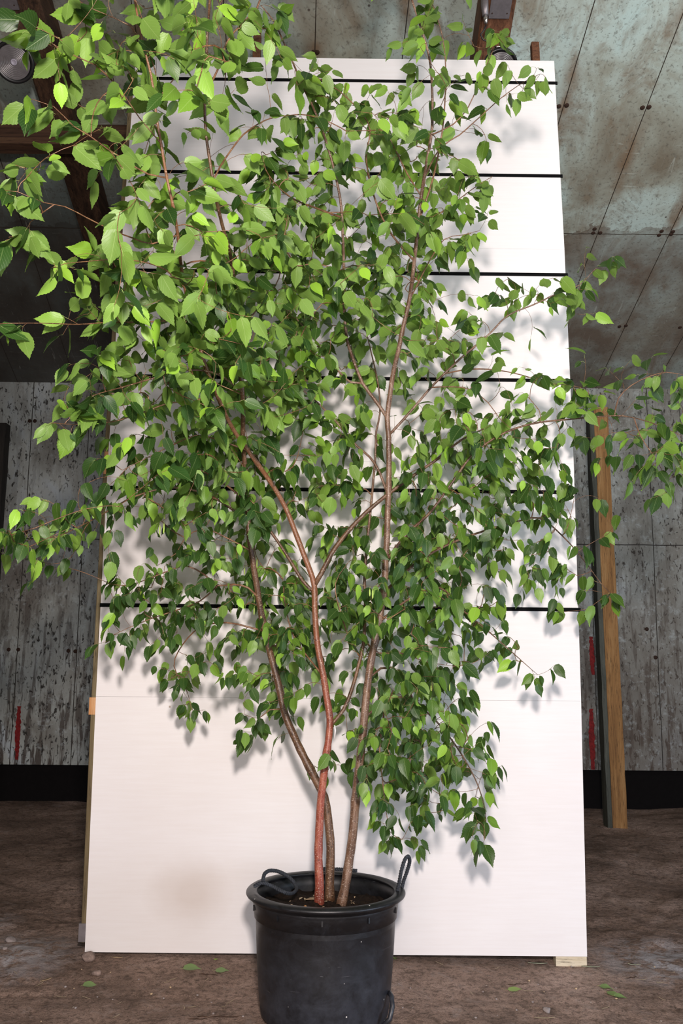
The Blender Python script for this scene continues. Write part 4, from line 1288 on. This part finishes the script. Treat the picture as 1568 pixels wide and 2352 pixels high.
# leaves as a few real sizes: along each named branch, smaller wood and foliage hang on it
BK = {'red': B_red, 'brown': B_brown, 'grey': B_grey}
names = {0: 'front stem with smooth red bark', 1: 'brown stem crossing behind the red one', 2: 'greyish brown straight stem on the right'}
tw_by = {}
for (b, idx, pts_, k) in twigs: tw_by.setdefault(b, []).append((idx, pts_))
holders = {}
tl = sorted(((sum((pts_[i+1]-pts_[i]).length for i in range(len(pts_)-1))*math.sqrt(load[idx[1]])/(pts_[0].y+5.2), idx[-1]) for (b, idx, pts_, k) in twigs), reverse=True)
bigtw = set(t[1] for t in tl[:100])
fine = MB()
for bi, br in enumerate(branches):
    m = MB()
    pts = [p-TO for p in br['pts']]
    rad = list(br['rad'])
    if br['kind'] == 'T':
        # root flare and small knots
        rad[0] *= 1.25; rad[1] *= 1.12
        for i in range(2, len(rad)):
            rad[i] *= 1+0.10*noise.noise(Vector((bi*5, i*0.9, 0)))
            if (i+bi*3) % 17 == 0: rad[i] *= 1.16
        m.tube(pts, rad, 14)
        o = m.build('trunk', BK[br['bark']], tree, True)
        o['label'] = names[bi]
    else:
        m.tube(pts, rad, 8)
        mt = B_twig if br['rad'][0] < 0.005 else BK[br['bark']]
        o = m.build('branch', mt, tree, True)
    holders[bi] = o
    for (idx, pts_) in tw_by.get(bi, []):
        rs = [max(0.00075, 0.00075*math.sqrt(max(1, load[i]))) for i in idx]
        rs[0] = rs[1]
        tm = MB() if idx[-1] in bigtw else fine
        tm.tube([p-TO for p in pts_], rs, 5, 0, False)
        if tm is not fine: tm.build('twig', B_twig, o, True)
    if bi in leafsets:
        leaves_mesh('foliage', leafsets[bi], L_mat, o, petsets[bi], TO)

ft = fine.build('fine_twigs', B_twig, tree, True)
ft['kind'] = 'stuff'

# catkins hanging in the lower crown
CK = []
for (cx, cy, sx, sy, n_) in ((577, 1350, 14, 70, 12), (375, 1185, 8, 30, 5), (1010, 1290, 70, 60, 14), (850, 1345, 12, 40, 4), (960, 1480, 60, 60, 8), (710, 1150, 10, 20, 3), (465, 1420, 30, 60, 5)):
    for _ in range(n_):
        CK.append((cx+R3.gauss(0, sx), cy+R3.gauss(0, sy)))
NPA = np.array(NP)
scr = []
X_ = NPA-CAM
dep = X_@fw
SXp = 784+FPX*(X_@rt)/dep; SYp = 1176-FPX*(X_@up)/dep
for (px, py) in CK:
    d = (SXp-px)**2+(SYp-py)**2+NPA[:, 1]*60
    d[:NSK] += 1e6*bare
    i = int(d.argmin())
    a = Vector(NP[i])-TO
    Lc = R3.uniform(0.028, 0.05)
    b_ = a+Vector((R3.uniform(-.006, .006), -0.006, -0.012))
    pts = [a, b_]+[b_+Vector((0, 0, -Lc*t)) for t in (0.15, 0.5, 0.85, 1.0)]
    MB().tube(pts, [0.0006, 0.0006, 0.0028, 0.0036, 0.0028, 0.0008], 7).build('catkin', M_catkin, tree, True)
# white tie on the red stem where a side stem leaves it
tp = U(766, 1672, -0.63)-TO
MB().tube([tp+Vector((0.004, -0.004, 0.012)), tp+Vector((0.007, -0.006, -0.01)), tp+Vector((0.004, -0.004, -0.045))], [0.003, 0.004, 0.002], 6).build('white_tie', M_white, tree, True)


# ------------------------------------------------------------------ small things on the ground and on the soil
def ground_at(px, py):
    d = fw*FPX + rt*(px-784) + up*(1176-py)
    z = GZ
    for _ in range(5):
        t = (z-CAM[2])/d[2]
        p = CAM+d*t
        z = gh(p[0], p[1])
    return Vector((p[0], p[1], z))


def fallen(px, py, L, rz, lab, age, fold, name='fallen_leaf', z=None):
    p = ground_at(px, py)
    y = Vector((math.cos(rz), math.sin(rz), 0.05)); z_ = Vector((0, -0.25, 1))
    ax = leaf_axes(y, z_, None)
    o = leaves_mesh(name, [(fold, (0, 0, 0), ax, L, age)], L_fall, None, [(Vector((0, 0, 0)), -y*L*0.15+Vector((0, 0, .001)), -y*L*0.3, 0.0006)])
    o.location = p+Vector((0, 0, 0.006))
    tag(o, lab, 'leaf')
    return o


fallen(425, 2227, 0.075, 0.1, 'grey green fallen leaf on the earth left of the pot', 0.9, 0)
fallen(194, 2266, 0.055, 0.2, 'dusty flat fallen leaf at the left in the rut', 0.95, 2)
fallen(494, 2207, 0.026, 1.2, 'tiny bright green leaf scrap under the backdrop, left of the pot', 0.05, 1)
fallen(498, 2232, 0.055, 0.1, 'brownish green leaf just left of the pot', 0.98, 3)
fallen(1170, 2276, 0.055, 0.0, 'yellow green leaf curled on the earth right of the pot', 0.15, 4)
fallen(1380, 2268, 0.055, -0.5, 'green leaf at the back of the leafy sprig on the right', 0.5, 5)
fallen(1398, 2282, 0.06, -0.9, 'green leaf at the middle of the leafy sprig on the right', 0.45, 1)
fallen(1412, 2290, 0.05, -0.3, 'green leaf at the front of the leafy sprig on the right', 0.55, 6)
fallen(907, 2205, 0.03, 1.4, 'small pale leaf tucked behind the right side of the pot', 0.3, 2)


def curl(px, py, L, rz, lab, name='dry_leaf_curl', mat=None, w=0.008, grp=None, bow=0.006):
    p = ground_at(px, py)
    d = Vector((math.cos(rz), math.sin(rz), 0)); s_ = Vector((-d.y, d.x, 0))
    m = MB(); V = []; F = []
    n = 9
    for i in range(n+1):
        t = i/n
        ww = w*math.sin(PI*(0.06+0.88*t))
        c = d*(t-0.5)*L+s_*bow*math.sin(t*PI*1.3)+Vector((0, 0, 0.004+bow*1.2*(2*t-1)**2))
        V += [c+s_*ww*0.5+Vector((0, 0, ww*.35)), c, c-s_*ww*0.5+Vector((0, 0, ww*.35)), c+Vector((0, 0, -.0016))]
    for i in range(n):
        a = i*4; b = a+4
        F += [(a, a+1, b+1, b), (a+1, a+2, b+2, b+1), (a+2, a+3, b+3, b+2), (a+3, a, b, b+3)]
    F += [(0, 3, 2, 1), (n*4, n*4+1, n*4+2, n*4+3)]
    o = m.add(V, F).build(name, mat or M_straw, None, True)
    o.location = p
    tag(o, lab, {'dry_leaf_curl': 'leaf', 'straw': 'straw', 'wood_chip': 'wood chip'}.get(name, 'twig'), grp)
    return o


M_palegreen = plain('bleached_green_leaf', (0.46, 0.47, 0.34), 0.6, 0.3, 0, 0.2, 60)
curl(1234, 2216, 0.095, 0.0, 'pale curled leaf on the earth, leftmost of three under the backdrop edge', mat=M_palegreen, w=0.012)
curl(1356, 2224, 0.090, 0.05, 'pale curled leaf beside the wooden foot block', mat=M_palegreen, w=0.012)
curl(1456, 2219, 0.060, -0.1, 'small pale curled leaf right of the backdrop', mat=M_palegreen, w=0.009)
curl(105, 2255, 0.060, 0.9, 'forked pale husk lying at the left', mat=M_chip, w=0.012)
curl(1250, 2342, 0.090, 0.1, 'pale split straw at the bottom edge, right of the pot', 'straw', M_straw, 0.007)
curl(268, 2203, 0.060, 0.05, 'pale sliver of wood left of the pot near the backdrop edge', 'wood_chip', M_chip, 0.010)
r5 = random.Random(5)
for i in range(26):
    side = r5.random() < 0.45
    px = r5.uniform(10, 560) if side else r5.uniform(930, 1550)
    py = r5.uniform(2215, 2345)
    curl(px, py, r5.uniform(0.02, 0.055), r5.uniform(-1.4, 1.4), 'thin bit of dry straw on the trodden earth', 'straw', M_straw, r5.uniform(0.0014, 0.003), 'bits of straw strewn on the earth', 0.004)
for i, (px, py, L, rz) in enumerate(((480, 2240, 0.08, -0.1), (500, 2337, 0.17, 0.02), (1190, 2262, 0.10, 0.2), (1450, 2247, 0.06, 0.3), (455, 2342, 0.08, 0.0))):
    p = ground_at(px, py)
    m = MB(); pts = []
    for k in range(8):
        t = k/7-0.5
        pts.append(Vector((t*L*math.cos(rz), t*L*math.sin(rz)+0.004*math.sin(k*1.7+i), 0.0035+0.001*math.sin(k*2.3))))
    o = m.tube(pts, [0.0012, 0.002, 0.0018, 0.002, 0.0016, 0.0018, 0.0014, 0.0008], 6).build('dark_twig', M_timber_dark, None, True)
    o.location = p
    tag(o, ['dark twig below the grey green fallen leaf', 'long dark twig at the bottom edge left of the pot', 'dark twig right of the pot among straw', 'short dark twig near the right edge of the floor', 'short dark twig at the bottom, beside the long one'][i], 'twig')


def stone(px, py, r, lab, grp=None, mat=None, name='clod'):
    p = ground_at(px, py)
    bm = bmesh.new()
    bmesh.ops.create_icosphere(bm, subdivisions=2 if r > 0.008 else 1, radius=r)
    s_ = r5.random()*100
    for v in bm.verts:
        k = 1+0.55*noise.noise(v.co/r*0.9+Vector((s_, 0, 0)))+0.2*noise.noise(v.co/r*2.3+Vector((0, s_, 0)))
        v.co = Vector((v.co.x*k*1.2, v.co.y*k, v.co.z*k*0.7))
    me = bpy.data.meshes.new(name); bm.to_mesh(me); bm.free()
    o = link(name, me, mat or M_stone, None, True)
    o.location = p+Vector((0, 0, r*0.3))
    o.rotation_euler = (0, 0, s_)
    tag(o, lab, 'stone' if name != 'clod' else 'clod', grp)
    return o


stone(205, 2206, 0.032, 'largest crumbly clod on the earth below the left corner of the backdrop', mat=M_clod)
stone(222, 2238, 0.018, 'small clod in front of the crumbly one below the left corner', mat=M_clod)
stone(24, 2163, 0.026, 'chalky clod at the left edge of the floor')
stone(11, 2180, 0.012, 'little clod in front of the chalky one at the left edge')
stone(517, 2188, 0.014, 'dark clod under the lower edge of the backdrop left of the pot', mat=M_soil)
stone(1255, 2322, 0.017, 'pale stone right of the pot in front')
for i in range(34):
    side = r5.random() < 0.5
    px = r5.uniform(5, 580) if side else r5.uniform(915, 1560)
    py = r5.uniform(2200, 2348)
    stone(px, py, r5.uniform(0.0025, 0.0065), 'small tan pebble lying loose on the earth' if i % 3 == 0 else 'small grey pebble lying loose on the earth', 'tan pebbles strewn on the earth' if i % 3 == 0 else 'grey pebbles strewn on the earth', M_chip if i % 3 == 0 else M_stone, 'pebble')


def on_soil(x, y, L, rz, lab, mat, up_=0.0):
    m = MB()
    d = Vector((math.cos(rz), math.sin(rz), up_)).normalized(); s_ = Vector((-d.y, d.x, 0)).normalized()
    V = []
    n = 5
    for i in range(n+1):
        t = i/n
        ww = L*0.28*math.sin(PI*(0.12+0.8*t))
        c = d*(t-0.5)*L
        V += [c+s_*ww+Vector((0, 0, ww*.4)), c+Vector((0, 0, .0005)), c-s_*ww+Vector((0, 0, ww*.4)), c-Vector((0, 0, .002))]
    F = []
    for i in range(n):
        a = i*4; b = a+4
        F += [(a, a+1, b+1, b), (a+1, a+2, b+2, b+1), (a+2, a+3, b+3, b+2), (a+3, a, b, b+3)]
    F += [(0, 3, 2, 1), (n*4, n*4+1, n*4+2, n*4+3)]
    o = m.add(V, F).build('wood_chip', mat, None, True)
    o.location = (PX+x, PY+y, PZ+0.012-y*0.026+soil_z(x, y)+0.004+abs(up_)*L*0.4)
    tag(o, lab, 'wood chip', lab.replace('small ', '').replace(' on the dark', 's on the') if 'small' in lab else None)


on_soil(-0.085, -0.17, 0.045, 1.3, 'upright orange brown wood chip on the soil left of the stems', M_orange, 1.4)
on_soil(-0.115, -0.12, 0.04, 0.4, 'dull green leaf scrap on the soil inside the pot', M_palegreen)
on_soil(-0.06, 0.02, 0.07, -0.6, 'long pale root piece on the soil behind the stems', M_chip, 0.2)
for i in range(34):
    t = r5.uniform(0, 2*PI); r = 0.25*math.sqrt(r5.random())
    on_soil(r*math.cos(t), r*math.sin(t)-0.02, r5.uniform(0.008, 0.024), r5.uniform(0, 6.28), 'small tan wood chip on the dark potting soil' if i % 2 else 'small straw coloured bark flake on the dark potting soil', M_chip if i % 2 else M_straw, r5.uniform(0, 0.5))
